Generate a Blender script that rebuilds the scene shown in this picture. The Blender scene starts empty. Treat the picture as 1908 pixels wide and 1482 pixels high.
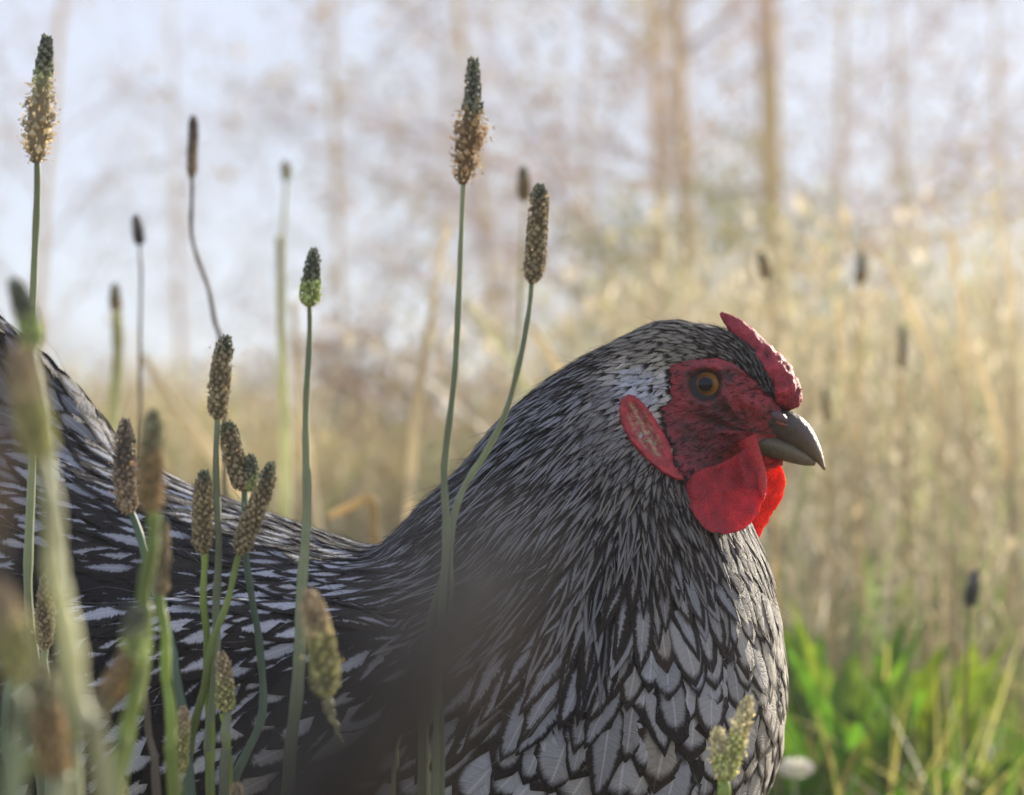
import bpy, math, random
import numpy as np
from mathutils import Vector, Matrix, noise
from mathutils.bvhtree import BVHTree

R = math.radians
rng = np.random.default_rng(7)
random.seed(7)
scene = bpy.context.scene
COL = scene.collection

# ------------------------------------------------------------------ camera
FPX = 5000.0                       # focal length in photo pixels (photo 1908 x 1482)
CAM = Vector((0.0, 0.0, 0.32))
PITCH = math.atan(218 / FPX)       # horizon at y = 959
cam_data = bpy.data.cameras.new('camera')
cam_data.sensor_width = 36.0
cam_data.lens = 36.0 * FPX / 1908
cam_data.clip_start = 0.02
cam_data.clip_end = 2000
cam_data.dof.use_dof = True
cam_data.dof.focus_distance = 1.0
cam_data.dof.aperture_fstop = (cam_data.lens / 1000) / 0.0090
cam_data.dof.aperture_blades = 9
cam = bpy.data.objects.new('camera', cam_data)
COL.objects.link(cam)
cam.location = CAM
cam.rotation_euler = (R(90) + PITCH, 0, 0)
scene.camera = cam
AX = Vector((1, 0, 0)); AF = Vector((0, math.cos(PITCH), math.sin(PITCH))); AU = Vector((0, -math.sin(PITCH), math.cos(PITCH)))
nAX, nAF, nAU, nCAM = (np.array(v) for v in (AX, AF, AU, CAM))


def P(px, py, d):
    return CAM + AF * d + AX * ((px - 954) / FPX * d) + AU * ((741 - py) / FPX * d)


# ------------------------------------------------------------------ light
HAZE = 0.0095
SUN_EL, SUN_AZ = R(17), R(38)      # azimuth from +Y (view direction) towards +X
world = bpy.data.worlds.new('World')
scene.world = world
world.use_nodes = True
wn = world.node_tree
bg = wn.nodes['Background']
sky = wn.nodes.new('ShaderNodeTexSky')
sky.sky_type = 'NISHITA'
sky.sun_disc = False
sky.sun_elevation = SUN_EL
sky.sun_rotation = SUN_AZ
sky.air_density = 1.0
sky.dust_density = 0.6
sky.ozone_density = 2.5
veil = wn.nodes.new('ShaderNodeMix'); veil.data_type = 'RGBA'      # thin even high cloud over the blue
veil.inputs[0].default_value = 0.78
veil.inputs[7].default_value = (2.4, 2.55, 3.2, 1.0)
wn.links.new(sky.outputs[0], veil.inputs[6]); wn.links.new(veil.outputs[2], bg.inputs[0])
bg.inputs[1].default_value = 0.12
sl = bpy.data.lights.new('sun', 'SUN')
sl.energy = 4.6
sl.angle = R(0.5)
sl.color = (1.0, 0.90, 0.74)
sun = bpy.data.objects.new('sun', sl)
COL.objects.link(sun)
sdir = Vector((math.sin(SUN_AZ) * math.cos(SUN_EL), math.cos(SUN_AZ) * math.cos(SUN_EL), math.sin(SUN_EL)))
sun.rotation_euler = sdir.to_track_quat('Z', 'Y').to_euler()
scene.view_settings.view_transform = 'Standard'
scene.view_settings.look = 'None'
scene.view_settings.exposure = 1.25
scene.view_settings.gamma = 1.0
scene.render.engine = 'CYCLES'
scene.cycles.use_denoising = True
scene.cycles.volume_bounces = 0
scene.cycles.max_bounces = 8
scene.cycles.diffuse_bounces = 3
scene.cycles.transmission_bounces = 5


# ------------------------------------------------------------------ helpers
def link(o, parent=None):
    COL.objects.link(o)
    if parent is not None:
        o.parent = parent
        o.matrix_parent_inverse = Matrix.Translation(-parent.location)
    return o


def tag(o, label=None, cat=None, group=None, kind=None):
    if label: o['label'] = label
    if cat: o['category'] = cat
    if group: o['group'] = group
    if kind: o['kind'] = kind
    return o


def empty(name, loc):
    o = bpy.data.objects.new(name, None)
    o.empty_display_size = 0.02
    o.location = loc
    COL.objects.link(o)
    return o


def mesh_obj(name, V, F, mat, parent=None, smooth=True, cols=None, attrs=None, uvs=None):
    """V (n,3) array, F (m,k) array of equal-size faces or list of faces."""
    me = bpy.data.meshes.new(name)
    V = np.asarray(V, dtype=np.float32)
    if isinstance(F, np.ndarray):
        m, k = F.shape
        me.vertices.add(len(V)); me.vertices.foreach_set('co', V.ravel())
        me.loops.add(m * k); me.loops.foreach_set('vertex_index', F.astype(np.int32).ravel())
        me.polygons.add(m)
        me.polygons.foreach_set('loop_start', np.arange(0, m * k, k, dtype=np.int32))
        me.update(calc_edges=True)
    else:
        me.from_pydata([tuple(v) for v in V], [], [tuple(int(i) for i in f) for f in F])
    me.polygons.foreach_set('use_smooth', np.full(len(me.polygons), smooth))
    if cols is not None:
        a = me.color_attributes.new('col', 'FLOAT_COLOR', 'POINT')
        c = np.ones((len(V), 4), dtype=np.float32); c[:, :cols.shape[1]] = cols
        a.data.foreach_set('color', c.ravel())
    for key, val in (attrs or {}).items():
        a = me.attributes.new(key, 'FLOAT', 'POINT')
        a.data.foreach_set('value', np.asarray(val, dtype=np.float32))
    if mat: me.materials.append(mat)
    me.update()
    o = bpy.data.objects.new(name, me)
    return link(o, parent)


class NT:
    def __init__(s, name):
        s.m = bpy.data.materials.new(name); s.m.use_nodes = True
        s.t = s.m.node_tree; s.b = s.t.nodes['Principled BSDF']; s.out = s.t.nodes['Material Output']

    def n(s, typ, **kw):
        nd = s.t.nodes.new('ShaderNode' + typ)
        for k, v in kw.items(): setattr(nd, k, v)
        return nd

    def L(s, a, b): s.t.links.new(a, b)

    def set(s, sock, v):
        if isinstance(v, bpy.types.NodeSocket): s.L(v, sock)
        elif v is not None: sock.default_value = v

    def math(s, op, a, b=None, c=None, clamp=False):
        nd = s.n('Math', operation=op, use_clamp=clamp)
        for i, v in enumerate((a, b, c)): s.set(nd.inputs[i], v)
        return nd.outputs[0]

    def mix(s, f, a, b, blend='MIX'):
        nd = s.n('Mix', data_type='RGBA', blend_type=blend)
        s.set(nd.inputs[0], f); s.set(nd.inputs[6], a); s.set(nd.inputs[7], b)
        return nd.outputs[2]

    def noise(s, scale, detail=3, vec=None, rough=0.55, col=False):
        nd = s.n('TexNoise'); nd.inputs['Scale'].default_value = scale
        nd.inputs['Detail'].default_value = detail; nd.inputs['Roughness'].default_value = rough
        if vec is not None: s.L(vec, nd.inputs['Vector'])
        return nd.outputs[1 if col else 0]

    def attr(s, name, out=2):
        nd = s.n('Attribute', attribute_name=name)
        return nd.outputs[out]

    def ss(s, v, a, b):
        nd = s.n('MapRange', interpolation_type='SMOOTHSTEP')
        s.set(nd.inputs[0], v); s.set(nd.inputs[1], a); s.set(nd.inputs[2], b)
        return nd.outputs[0]

    def obj(s, scale=(1, 1, 1)):
        tc = s.n('TexCoord'); mp = s.n('Mapping'); mp.inputs['Scale'].default_value = scale
        s.L(tc.outputs['Object'], mp.inputs[0]); return mp.outputs[0]

    def bump(s, h, dist, strength=1.0):
        nd = s.n('Bump'); nd.inputs['Distance'].default_value = dist; nd.inputs['Strength'].default_value = strength
        s.L(h, nd.inputs['Height']); s.L(nd.outputs[0], s.b.inputs['Normal']); return nd

    def P(s, **kw):
        for k, v in kw.items(): s.set(s.b.inputs[k.replace('_', ' ')], v)
        return s


def rgb(r, g, b): return (r, g, b, 1.0)


def leafy_mat(name, transl=0.4, rough=0.6, tcol=(1.0, 1.0, 1.0), nscale=60, var=0.35, spec=0.3):
    """attribute-coloured plant material, some light passes through it"""
    s = NT(name)
    c = s.attr('col', 0)
    nz = s.noise(nscale, 3, s.obj())
    f = s.math('MULTIPLY_ADD', nz, var * 2, 1 - var)
    c2 = s.mix(1.0, c, s.n_comb(f), 'MULTIPLY')
    s.P(Base_Color=c2, Roughness=rough)
    s.b.inputs['Specular IOR Level'].default_value = spec
    if transl > 0:
        tr = s.n('BsdfTranslucent'); s.L(s.mix(1.0, c2, rgb(*tcol), 'MULTIPLY'), tr.inputs[0])
        mx = s.n('MixShader'); mx.inputs[0].default_value = transl
        s.L(s.b.outputs[0], mx.inputs[1]); s.L(tr.outputs[0], mx.inputs[2]); s.L(mx.outputs[0], s.out.inputs[0])
    return s.m


def _nc(s, f):
    nd = s.n('CombineColor')
    for i in range(3): s.L(f, nd.inputs[i])
    return nd.outputs[0]


NT.n_comb = _nc


def catmull(pts, n):
    pts = np.asarray(pts, dtype=float)
    if len(pts) == 2:
        t = np.linspace(0, 1, n)[:, None]; return pts[0] * (1 - t) + pts[1] * t
    p = np.vstack([2 * pts[0] - pts[1], pts, 2 * pts[-1] - pts[-2]])
    seg = len(pts) - 1
    out = []
    for u in np.linspace(0, seg, n):
        i = min(int(u), seg - 1); t = u - i
        a, b, c, d = p[i], p[i + 1], p[i + 2], p[i + 3]
        out.append(0.5 * (2 * b + (c - a) * t + (2 * a - 5 * b + 4 * c - d) * t * t + (3 * b - a - 3 * c + d) * t ** 3))
    return np.array(out)


def frames(C):
    T = np.gradient(C, axis=0); T /= np.linalg.norm(T, axis=1)[:, None] + 1e-12
    ref = np.array([0.0, 1.0, 0.0]); out = []
    for t in T:
        a = ref - t * ref.dot(t); a /= np.linalg.norm(a) + 1e-12
        out.append(a); ref = a
    A = np.array(out); B = np.cross(T, A)
    return T, A, B


def tube(C, rad, k=8, ax=1.0):
    """tube round the centre line C with radii rad; returns V, F"""
    C = np.asarray(C, float); rad = np.asarray(rad, float)
    T, A, B = frames(C)
    an = np.linspace(0, 2 * np.pi, k, endpoint=False)
    V = C[:, None, :] + rad[:, None, None] * (np.cos(an)[None, :, None] * A[:, None, :] * ax + np.sin(an)[None, :, None] * B[:, None, :])
    n = len(C); i = np.arange(n - 1)[:, None] * k; j = np.arange(k)[None, :]; j2 = (j + 1) % k
    F = np.stack([i + j, i + j2, i + k + j2, i + k + j], -1).reshape(-1, 4)
    return V.reshape(-1, 3), F


def join(parts):
    Vs, Fs, Cs, o = [], [], [], 0
    for p in parts:
        Vs.append(p[0]); Fs.append(p[1] + o); o += len(p[0])
        if len(p) > 2: Cs.append(p[2])
    return np.vstack(Vs), np.vstack(Fs), (np.vstack(Cs) if Cs else None)


# ------------------------------------------------------------------ materials
M_straw = leafy_mat('dry straw', 0.6, 0.6, nscale=25, var=0.25)
M_green = leafy_mat('fresh leaf', 0.6, 0.45, (1.1, 1.15, 0.5), nscale=40, var=0.2)
M_stalk = leafy_mat('plantain stalk', 0.4, 0.45, nscale=200, var=0.15)
M_head = leafy_mat('seed head', 0.35, 0.8, nscale=900, var=0.3, spec=0.15)
M_bark = leafy_mat('bark', 0.0, 0.85, nscale=6, var=0.35, spec=0.15)
M_twig = leafy_mat('twig and leaf', 0.35, 0.7, nscale=3, var=0.3, spec=0.15)

#==STRUCTURE
# ------------------------------------------------------------------ ground
s = NT('meadow soil')
v = s.obj()
a = s.noise(0.7, 5, v); b = s.noise(14, 6, v)
c = s.mix(s.ss(a, 0.38, 0.62), rgb(.20, .15, .08), rgb(.075, .10, .03))
c = s.mix(s.ss(b, 0.35, 0.7), c, rgb(.25, .20, .11))
s.P(Base_Color=c, Roughness=0.95); s.bump(b, 0.02)
g = 60
xs = np.concatenate([-np.geomspace(600, 1, 24), np.linspace(-0.9, 0.9, 12), np.geomspace(1, 600, 24)])
ys = np.concatenate([[-40, -10, -3, -1], np.linspace(0, 6, 20), np.geomspace(6.5, 900, 30)])
X, Y = np.meshgrid(xs, ys)
Z = 0.012 * np.sin(X * 2.3 + 1) * np.cos(Y * 1.7) - 0.012
V = np.stack([X, Y, Z], -1).reshape(-1, 3)
nx = len(xs); i, j = np.meshgrid(np.arange(len(ys) - 1), np.arange(nx - 1), indexing='ij')
F = np.stack([i * nx + j, i * nx + j + 1, (i + 1) * nx + j + 1, (i + 1) * nx + j], -1).reshape(-1, 4)
tag(mesh_obj('ground', V, F, s.m), kind='structure')


# ------------------------------------------------------------------ grass
def blades(base, h, w, lean, bend, az, cols, seg=6, face=None, tipw=0.12):
    """N ribbons; base (N,3), per-blade arrays; lean/bend as share of height in direction az"""
    N = len(base); t = np.linspace(0, 1, seg)[None, :]
    off = h[:, None] * (lean[:, None] * t + bend[:, None] * t ** 2.2)
    zz = h[:, None] * (t - 0.35 * np.abs(bend[:, None]) * t ** 3)
    cx = base[:, 0:1] + np.cos(az)[:, None] * off
    cy = base[:, 1:2] + np.sin(az)[:, None] * off
    cz = base[:, 2:3] + zz
    C = np.stack([cx, cy, cz], -1)
    if face is None: face = rng.uniform(0, np.pi, N)
    S = np.stack([np.cos(face), np.sin(face), np.zeros(N)], -1)[:, None, :]
    wt = (w[:, None] * (1 - (1 - tipw) * t ** 1.6))[:, :, None] * 0.5
    V = np.stack([C - S * wt, C + S * wt], 2).reshape(-1, 3)
    b0 = (np.arange(N) * seg * 2)[:, None]; k = (np.arange(seg - 1) * 2)[None, :]
    F = np.stack([b0 + k, b0 + k + 1, b0 + k + 3, b0 + k + 2], -1).reshape(-1, 4)
    return V, F, np.repeat(cols, seg * 2, axis=0), C


def flakes(C, frac0, per, size, cols, spread):
    """small seed flakes along the upper part of the blades' centre lines"""
    N, seg, _ = C.shape
    idx = rng.integers(0, N, N * per); t = frac0 + (1 - frac0) * rng.random(N * per)
    u = t * (seg - 1); i = np.minimum(u.astype(int), seg - 2); f = (u - i)[:, None]
    p = C[idx, i] * (1 - f) + C[idx, i + 1] * f + rng.normal(0, 1, (N * per, 3)) * spread
    a = rng.normal(0, 1, (N * per, 3)); a[:, 2] = np.abs(a[:, 2]) + 1.2; a /= np.linalg.norm(a, axis=1)[:, None]
    b = np.cross(a, rng.normal(0, 1, (N * per, 3))); b /= np.linalg.norm(b, axis=1)[:, None]
    s1 = (size * rng.uniform(0.6, 1.4, N * per))[:, None]
    V = np.stack([p - a * s1, p + b * s1 * .3, p + a * s1, p - b * s1 * .3], 1).reshape(-1, 3)
    F = np.arange(len(V)).reshape(-1, 4)
    return V, F, np.repeat(cols[idx], 4, axis=0)


STRAW = np.array([[.55, .455, .29], [.50, .41, .25], [.62, .54, .39], [.40, .31, .19], [.47, .43, .24], [.38, .38, .21], [.70, .63, .50]])


def straw_cols(N, green=0.12, w=None):
    c = STRAW[rng.choice(len(STRAW), N, p=w)] * rng.uniform(0.75, 1.15, (N, 1))
    g = rng.random(N) < green
    c[g] = np.array([.22, .30, .09]) * rng.uniform(0.8, 1.3, (g.sum(), 1))
    return c


YTOP = [350, 325, 195, 225, 500, 640]      # how high the grass stands above the horizon across the view, photo px


def field(N, y0, y1, h0, h1, w, xlo=-1.25, xhi=1.25, green=.12, lean=.25, power=1.0, wts=None, clump=0, flat=False):
    y = y0 + (y1 - y0) * rng.random(N) ** power
    x = (xlo + (xhi - xlo) * rng.random(N)) * 0.1908 * y
    if clump:
        cxs = rng.uniform(-1.2, 1.2, clump); k = rng.integers(0, clump, N)
        cyy = rng.uniform(y0, y1, clump)
        x = np.clip(cxs, xlo, xhi)[k] * .1908 * cyy[k] + rng.normal(0, .06, N); y = cyy[k] + rng.normal(0, .06, N)
    if flat: h = rng.uniform(h0, h1, N)
    else: h = rng.uniform(h0, h1, N) * np.minimum(1.15, .32 + np.interp(x / (.1908 * y), [-1, -.5, -.32, .08, .3, 1], YTOP) / FPX * y)
    base = np.stack([x, y, np.full(N, -0.02)], -1)
    return blades(base, h, w * rng.uniform(.6, 1.5, N), rng.normal(0, lean, N), rng.uniform(0, .5, N), rng.uniform(0, 2 * np.pi, N), straw_cols(N, green, wts))


# far meadow of tall dry grass
parts = []
v, f, c, C = field(26000, 8, 24, .6, 1.05, .007, xlo=-2.3, xhi=2.1, green=.08, power=.8); parts.append((v, f, c))
parts.append(flakes(C[:7000], .75, 4, .014, straw_cols(15000, 0.0), .012))
v, f, c, C = field(10000, 5, 8, .45, .8, .005, xlo=-2.2, xhi=1.8, green=.1); parts.append((v, f, c))
V, F, c = join(parts)
tag(mesh_obj('meadow_grass', V, F, M_straw, smooth=False, cols=c), 'dry straw coloured meadow grass far behind the hen', 'grass', kind='stuff')

# tall grass stand on the right
parts = []
v, f, c, C = field(1100, 3.0, 7, .6, 1.12, .0050, xlo=.28, xhi=1.3, green=.12, lean=.13); parts.append((v, f, c))
parts.append(flakes(C, .6, 9, .009, straw_cols(2600, 0.0), .008))
v, f, c, C = field(900, 3.2, 6.5, .7, 1.15, .0050, xlo=.3, xhi=1.25, green=.12, lean=.2, clump=26); parts.append((v, f, c))
parts.append(flakes(C, .5, 9, .014, straw_cols(900, 0.0), .014))
v, f, c, C = field(1100, 2.4, 4.2, .35, .75, .0045, xlo=.42, xhi=1.3, green=.2, lean=.16); parts.append((v, f, c))
parts.append(flakes(C, .5, 8, .006, straw_cols(1400, 0.0), .006))
V, F, c = join(parts)
tag(mesh_obj('tall_grass', V, F, M_straw, smooth=False, cols=c), 'tall pale seeding grass standing right of the hen', 'grass', kind='stuff')

# loose grass behind the hen on the left and middle
parts = []
v, f, c, C = field(420, 3.0, 5.5, .6, 1.2, .004, xlo=-1.2, xhi=.3, green=.1, lean=.2); parts.append((v, f, c))
parts.append(flakes(C, .6, 7, .007, straw_cols(420, 0.0), .008))
v, f, c, C = field(5200, 4.8, 8, .5, 1.02, .006, xlo=-1.25, xhi=.35, green=.16, lean=.3); parts.append((v, f, c * [.86, .80, .62]))
parts.append(flakes(C, .55, 8, .011, straw_cols(5200, 0.0) * [.86, .8, .62], .012))
v, f, c, C = field(1500, 5, 8, .6, 1.1, .005, xlo=-1.2, xhi=.3, green=.1, lean=.35, clump=9); parts.append((v, f, c * .7))
V, F, c = join(parts)
tag(mesh_obj('loose_grass', V, F, M_straw, smooth=False, cols=c), 'thin loose dry grass behind the back of the hen', 'grass', kind='stuff')

# short green grass low on the right
parts = []
N = 2600
y = rng.uniform(1.9, 3.6, N); x = rng.uniform(.25, 1.3, N) * .1908 * y
base = np.stack([x, y, np.full(N, -.01)], -1)
gc = np.array([.09, .17, .04]) * rng.uniform(.6, 1.5, (N, 1)); m_ = rng.random(N) < .5; gc[m_] = np.array([.5, .42, .25]) * rng.uniform(.8, 1.2, (m_.sum(), 1))
v, f, c, C = blades(base, rng.uniform(.08, .24, N), rng.uniform(.003, .008, N), rng.normal(0, .35, N), rng.uniform(0, .8, N), rng.uniform(0, 6.28, N), gc)
N = 420
y = rng.uniform(1.75, 2.6, N); x = rng.uniform(.5, 1.25, N) * .1908 * y
v2, f2, c2, C = blades(np.stack([x, y, np.full(N, -.01)], -1), rng.uniform(.08, .26, N), rng.uniform(.002, .004, N), rng.normal(0, .4, N), rng.uniform(0, .9, N), rng.uniform(0, 6.28, N), straw_cols(N, .2))
v, f, c = join([(v, f, c), (v2, f2, c2)])
tag(mesh_obj('green_grass', v, f, M_green, smooth=False, cols=c), 'short green grass on the ground right of the hen', 'grass', kind='stuff')


# ------------------------------------------------------------------ trees
def segs_mesh(S, k=5):
    """S rows: p0(3) p1(3) r0 r1"""
    S = np.array(S); p0, p1, r0, r1 = S[:, :3], S[:, 3:6], S[:, 6], S[:, 7]
    T = p1 - p0; T /= np.linalg.norm(T, axis=1)[:, None] + 1e-9
    ref = np.where(np.abs(T[:, 2:3]) > .9, np.array([[1., 0, 0]]), np.array([[0, 0, 1.]]))
    A = np.cross(T, ref); A /= np.linalg.norm(A, axis=1)[:, None]; B = np.cross(T, A)
    an = np.linspace(0, 2 * np.pi, k, endpoint=False)
    ring = np.cos(an)[None, :, None] * A[:, None] + np.sin(an)[None, :, None] * B[:, None]
    V = np.stack([p0[:, None] + ring * r0[:, None, None], p1[:, None] + ring * r1[:, None, None]], 1).reshape(-1, 3)
    b = (np.arange(len(S)) * 2 * k)[:, None]; j = np.arange(k)[None]; j2 = (j + 1) % k
    return V, np.stack([b + j, b + j2, b + k + j2, b + k + j], -1).reshape(-1, 4)


def grow(seed, H=8.0, r=.09, low=.08, nl=20, twig_col=(.66, .52, .46), leaf_col=(.45, .33, .16), nleaf=1500, leaf_size=.045, spread=.55, bark=(.70, .48, .19)):
    rg = np.random.default_rng(seed)
    trunk, tw, tips = [], [], []
    n = 14
    pts = [np.zeros(3) - np.array([0, 0, .1])]; d = np.array([0, 0, 1.])
    for i in range(n):
        d = d + rg.normal(0, .022, 3) * [1, 1, .2]; d /= np.linalg.norm(d); pts.append(pts[-1] + d * H / n)
    pts = np.array(pts); rad = r * (1 - np.linspace(0, 1, n + 1)) ** .8 + .008

    def at(t):
        u = t * n; i = min(int(u), n - 1); return pts[i] + (pts[i + 1] - pts[i]) * (u - i), rad[i]

    def branch(p, d, L, r0, lev):
        m = 5 if lev < 2 else 3
        q = p.copy(); dd = d / np.linalg.norm(d)
        for i in range(m):
            nd = dd + rg.normal(0, .16, 3) + [0, 0, .05]; nd /= np.linalg.norm(nd)
            q2 = q + nd * L / m; ra, rb = r0 * (1 - i / m * .8), r0 * (1 - (i + 1) / m * .8)
            tw.append([*q, *q2, ra, rb])
            if lev < 3:
                for _ in range((2, 1, 1)[lev] if i else 1):
                    sd = nd + rg.normal(0, .62, 3); branch(q2, sd, L * rg.uniform(.35, .6), rb * .62, lev + 1)
            else: tips.append(q2)
            q, dd = q2, nd
        tips.append(q)
    for i in range(nl):
        t = low + (1 - low) * ((i + rg.random()) / nl) * .96
        p, rr = at(t); az = i * 2.4 + rg.normal(0, .4); el = rg.uniform(.1, .75)
        d = np.array([math.cos(az) * math.cos(el), math.sin(az) * math.cos(el), math.sin(el)])
        L = H * spread * .5 * (1 - t) ** .6 * rg.uniform(.6, 1.15) + .25
        branch(p, d, L, min(rr * .45, .03), 0 if L > 1.0 else 1)
    Vt, Ft = tube(pts, rad, 10)
    Ct = np.tile(bark, (len(Vt), 1))
    Vb, Fb = segs_mesh(tw, 4); Cb = np.repeat(np.array(twig_col)[None] * rg.uniform(.7, 1.25, (len(tw), 1)), 8, axis=0)
    tips = np.array(tips); k = rg.integers(0, len(tips), nleaf)
    p = tips[k] + rg.normal(0, .05, (nleaf, 3)); a = rg.normal(0, 1, (nleaf, 3)); a /= np.linalg.norm(a, axis=1)[:, None]
    b = np.cross(a, rg.normal(0, 1, (nleaf, 3))); b /= np.linalg.norm(b, axis=1)[:, None]
    sz = (leaf_size * rg.uniform(.5, 1.3, nleaf))[:, None]
    Vl = np.stack([p - a * sz, p + b * sz * .5, p + a * sz, p - b * sz * .5], 1).reshape(-1, 3)
    Fl = np.arange(len(Vl)).reshape(-1, 4)
    Cl = np.repeat(np.array(leaf_col)[None] * rg.uniform(.6, 1.3, (nleaf, 1)) * rg.uniform(.85, 1.15, (nleaf, 3)), 4, axis=0)
    Vc, Fc, Cc = join([(Vb, Fb, Cb), (Vl, Fl, Cl)])
    return (Vt, Ft, Ct), (Vc, Fc, Cc)


def make_tree(name, px, d, rot, label, cat='tree', group='bare trees beyond the meadow', proto=None, **kw):
    x = (px - 954) / FPX * d
    root = empty(name, (x, d, 0))
    if proto is None:
        (Vt, Ft, Ct), (Vc, Fc, Cc) = grow(**kw)
        t = mesh_obj('trunk', Vt, Ft, M_bark, None, True, Ct); c = mesh_obj('crown', Vc, Fc, M_twig, None, False, Cc)
        for ch in (t, c): ch.parent = root
    else:
        for ch in proto.children:
            k = ch.copy(); COL.objects.link(k); k.parent = root
    root.rotation_euler = (0, 0, rot)
    tag(root, label, cat, group)
    return root


GT = 'bare trees beyond the meadow'
t1 = make_tree('bare_tree', 1290, 15, 0.3, 'slim straight trunk, the second from the left of the bare trunks above the hen', seed=11, H=9.5, r=.038)
t2 = make_tree('bare_tree', 1462, 14, 1.0, 'thickest bare tan trunk, right above the comb of the hen', seed=12, H=9.5, r=.062)
t3 = make_tree('bare_tree', 1220, 16, 2.0, 'slim pale trunk, leftmost of the trunks above the head of the hen', seed=13, H=10, r=.038)
t4 = make_tree('bare_tree', 930, 27, 0.5, 'open twiggy tree behind the tall seed head in the middle', seed=14, H=9, r=.06, nl=26, leaf_col=(.46, .38, .16))
t5 = make_tree('bare_tree', 640, 25, 1.5, 'low sparse tree of reddish twigs, over the dip of the back', seed=15, H=7.5, r=.035, nl=22, nleaf=1000, twig_col=(.58, .47, .42), leaf_col=(.45, .34, .24))
t6 = make_tree('bare_tree', 1690, 30, 0, 'thin bare tree against the sky, right of the thickest trunk', seed=16, H=9, r=.06, nl=20, nleaf=900)
t7 = make_tree('bare_tree', 330, 33, 2.2, 'faint sparse tree behind the brown seed head on the left', proto=t5)
t8 = make_tree('bare_tree', 60, 30, 4.0, 'very thin pale tree at the left end of the row', proto=t6)
t9 = make_tree('bare_tree', 1080, 32, 5.0, 'faint tree of fine twigs, just left of the leftmost trunk', proto=t4)
t10 = make_tree('bare_tree', 1560, 26, 3.0, 'pale tree close behind and right of the thickest trunk', proto=t1)
t11 = make_tree('bare_tree', 1890, 27, 1.0, 'faint twiggy tree at the right end of the row', proto=t5)
t12 = make_tree('bare_tree', 780, 38, 1.0, 'faint far tree left of the tall seed head in the middle', proto=t3)
t13 = make_tree('bare_tree', -420, 29, 3.3, 'bare tree just outside the left edge of the picture', proto=t4)
t14 = make_tree('bare_tree', -1000, 26, 0.9, 'bare tree well outside the left edge of the picture', proto=t6)
GS = 'low shrubs at the edge of the meadow'
kw = dict(H=1.7, r=.03, low=.03, nl=26, spread=1.0, nleaf=4200, leaf_size=.03)
b1 = make_tree('olive_shrub', 1270, 13, 0, 'olive leafy shrub at the foot of the slim trunks', 'shrub', GS, seed=31, leaf_col=(.36, .34, .1), **kw)
b2 = make_tree('olive_shrub', 1460, 12.5, 1, 'olive shrub at the foot of the thickest trunk', 'shrub', GS, proto=b1)
kw.update(nleaf=1500, H=.72)
b3 = make_tree('twiggy_shrub', 720, 8.5, 0, 'dark reddish twiggy shrub between the two tallest plantains', 'shrub', GS, seed=33, leaf_col=(.34, .24, .14), twig_col=(.24, .17, .13), **kw)
b4 = make_tree('twiggy_shrub', 560, 10, 2, 'brown twiggy shrub above the low back of the hen', 'shrub', GS, proto=b3)
b5 = make_tree('twiggy_shrub', 1700, 11, 4, 'brown shrub behind the tall grass on the right', 'shrub', GS, proto=b3)
b6 = make_tree('twiggy_shrub', 1860, 12.5, 5, 'brown shrub at the right end, behind the grass', 'shrub', GS, proto=b3)
b7 = make_tree('twiggy_shrub', 330, 13, 1, 'brown shrub over the straw bank on the left', 'shrub', GS, proto=b3)

#==HAZE
sh = NT('thin bright air'); sh.t.nodes.remove(sh.b)
pv = sh.n('VolumePrincipled'); pv.inputs['Density'].default_value = HAZE; pv.inputs['Color'].default_value = rgb(.96, .97, 1.0)
pv.inputs['Anisotropy'].default_value = 0.0
sh.L(pv.outputs[0], sh.out.inputs['Volume'])
x0, x1, y0, y1, z0, z1 = -16, 16, -3, 46, -1.2, 11.5
V = [(x, y, z) for z in (z0, z1) for y in (y0, y1) for x in (x0, x1)]
F = [(0, 2, 3, 1), (4, 5, 7, 6), (0, 1, 5, 4), (2, 6, 7, 3), (0, 4, 6, 2), (1, 3, 7, 5)]
tag(mesh_obj('haze', V, F, sh.m, smooth=False), kind='stuff')

#==HEN
# ------------------------------------------------------------------ hen
DC = 1.055                       # distance of the hen's middle plane
MM = DC / FPX                    # one photo pixel on that plane, in metres


def HP(px, py, off=0.0):
    return P(px, py, DC) + AF * off


henroot = empty('hen', (HP(900, 1400).x, HP(900, 1400).y, 0.0))
tag(henroot, 'black and white laced hen with red face, comb and wattles standing in the grass', 'hen')

# the body: chains of balls (px, py, radius px, depth scale, depth offset m), fused into one skin
CH = [
    [(1255, 738, 138, .66, 0), (1330, 738, 118, .62, 0), (1385, 775, 78, .6, 0), (1425, 795, 42, .6, 0)],
    [(1255, 738, 138, .66, 0), (1200, 800, 168, .62, 0), (1150, 870, 205, .62, 0), (1108, 1000, 272, .72, 0), (1110, 1170, 335, .92, 0),
     (1080, 1330, 372, 1.0, 0), (960, 1400, 360, 1.08, .005)],
    [(1080, 1330, 372, 1.0, 0), (800, 1345, 325, 1.2, .01), (600, 1365, 345, 1.2, .02), (400, 1340, 382, 1.1, .03), (200, 1290, 398, 1.0, .04), (0, 1230, 420, .9, .05)],
    [(200, 1180, 280, .85, .04), (50, 1030, 228, .8, .045), (-60, 900, 236, .5, .05), (-150, 760, 190, .35, .05)],
    [(1150, 870, 190, .60, 0), (1030, 1010, 215, .72, 0), (900, 1140, 218, .85, 0), (800, 1190, 180, 1.0, 0)],
    [(640, 1260, 150, .6, -.055), (400, 1290, 190, .55, -.060), (120, 1330, 210, .5, -.050)],
    [(640, 1260, 150, .6, .075), (400, 1290, 190, .55, .085), (120, 1330, 210, .5, .085)],
]
import bmesh
ico = bmesh.new(); bmesh.ops.create_icosphere(ico, subdivisions=3, radius=1.0)
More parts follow.
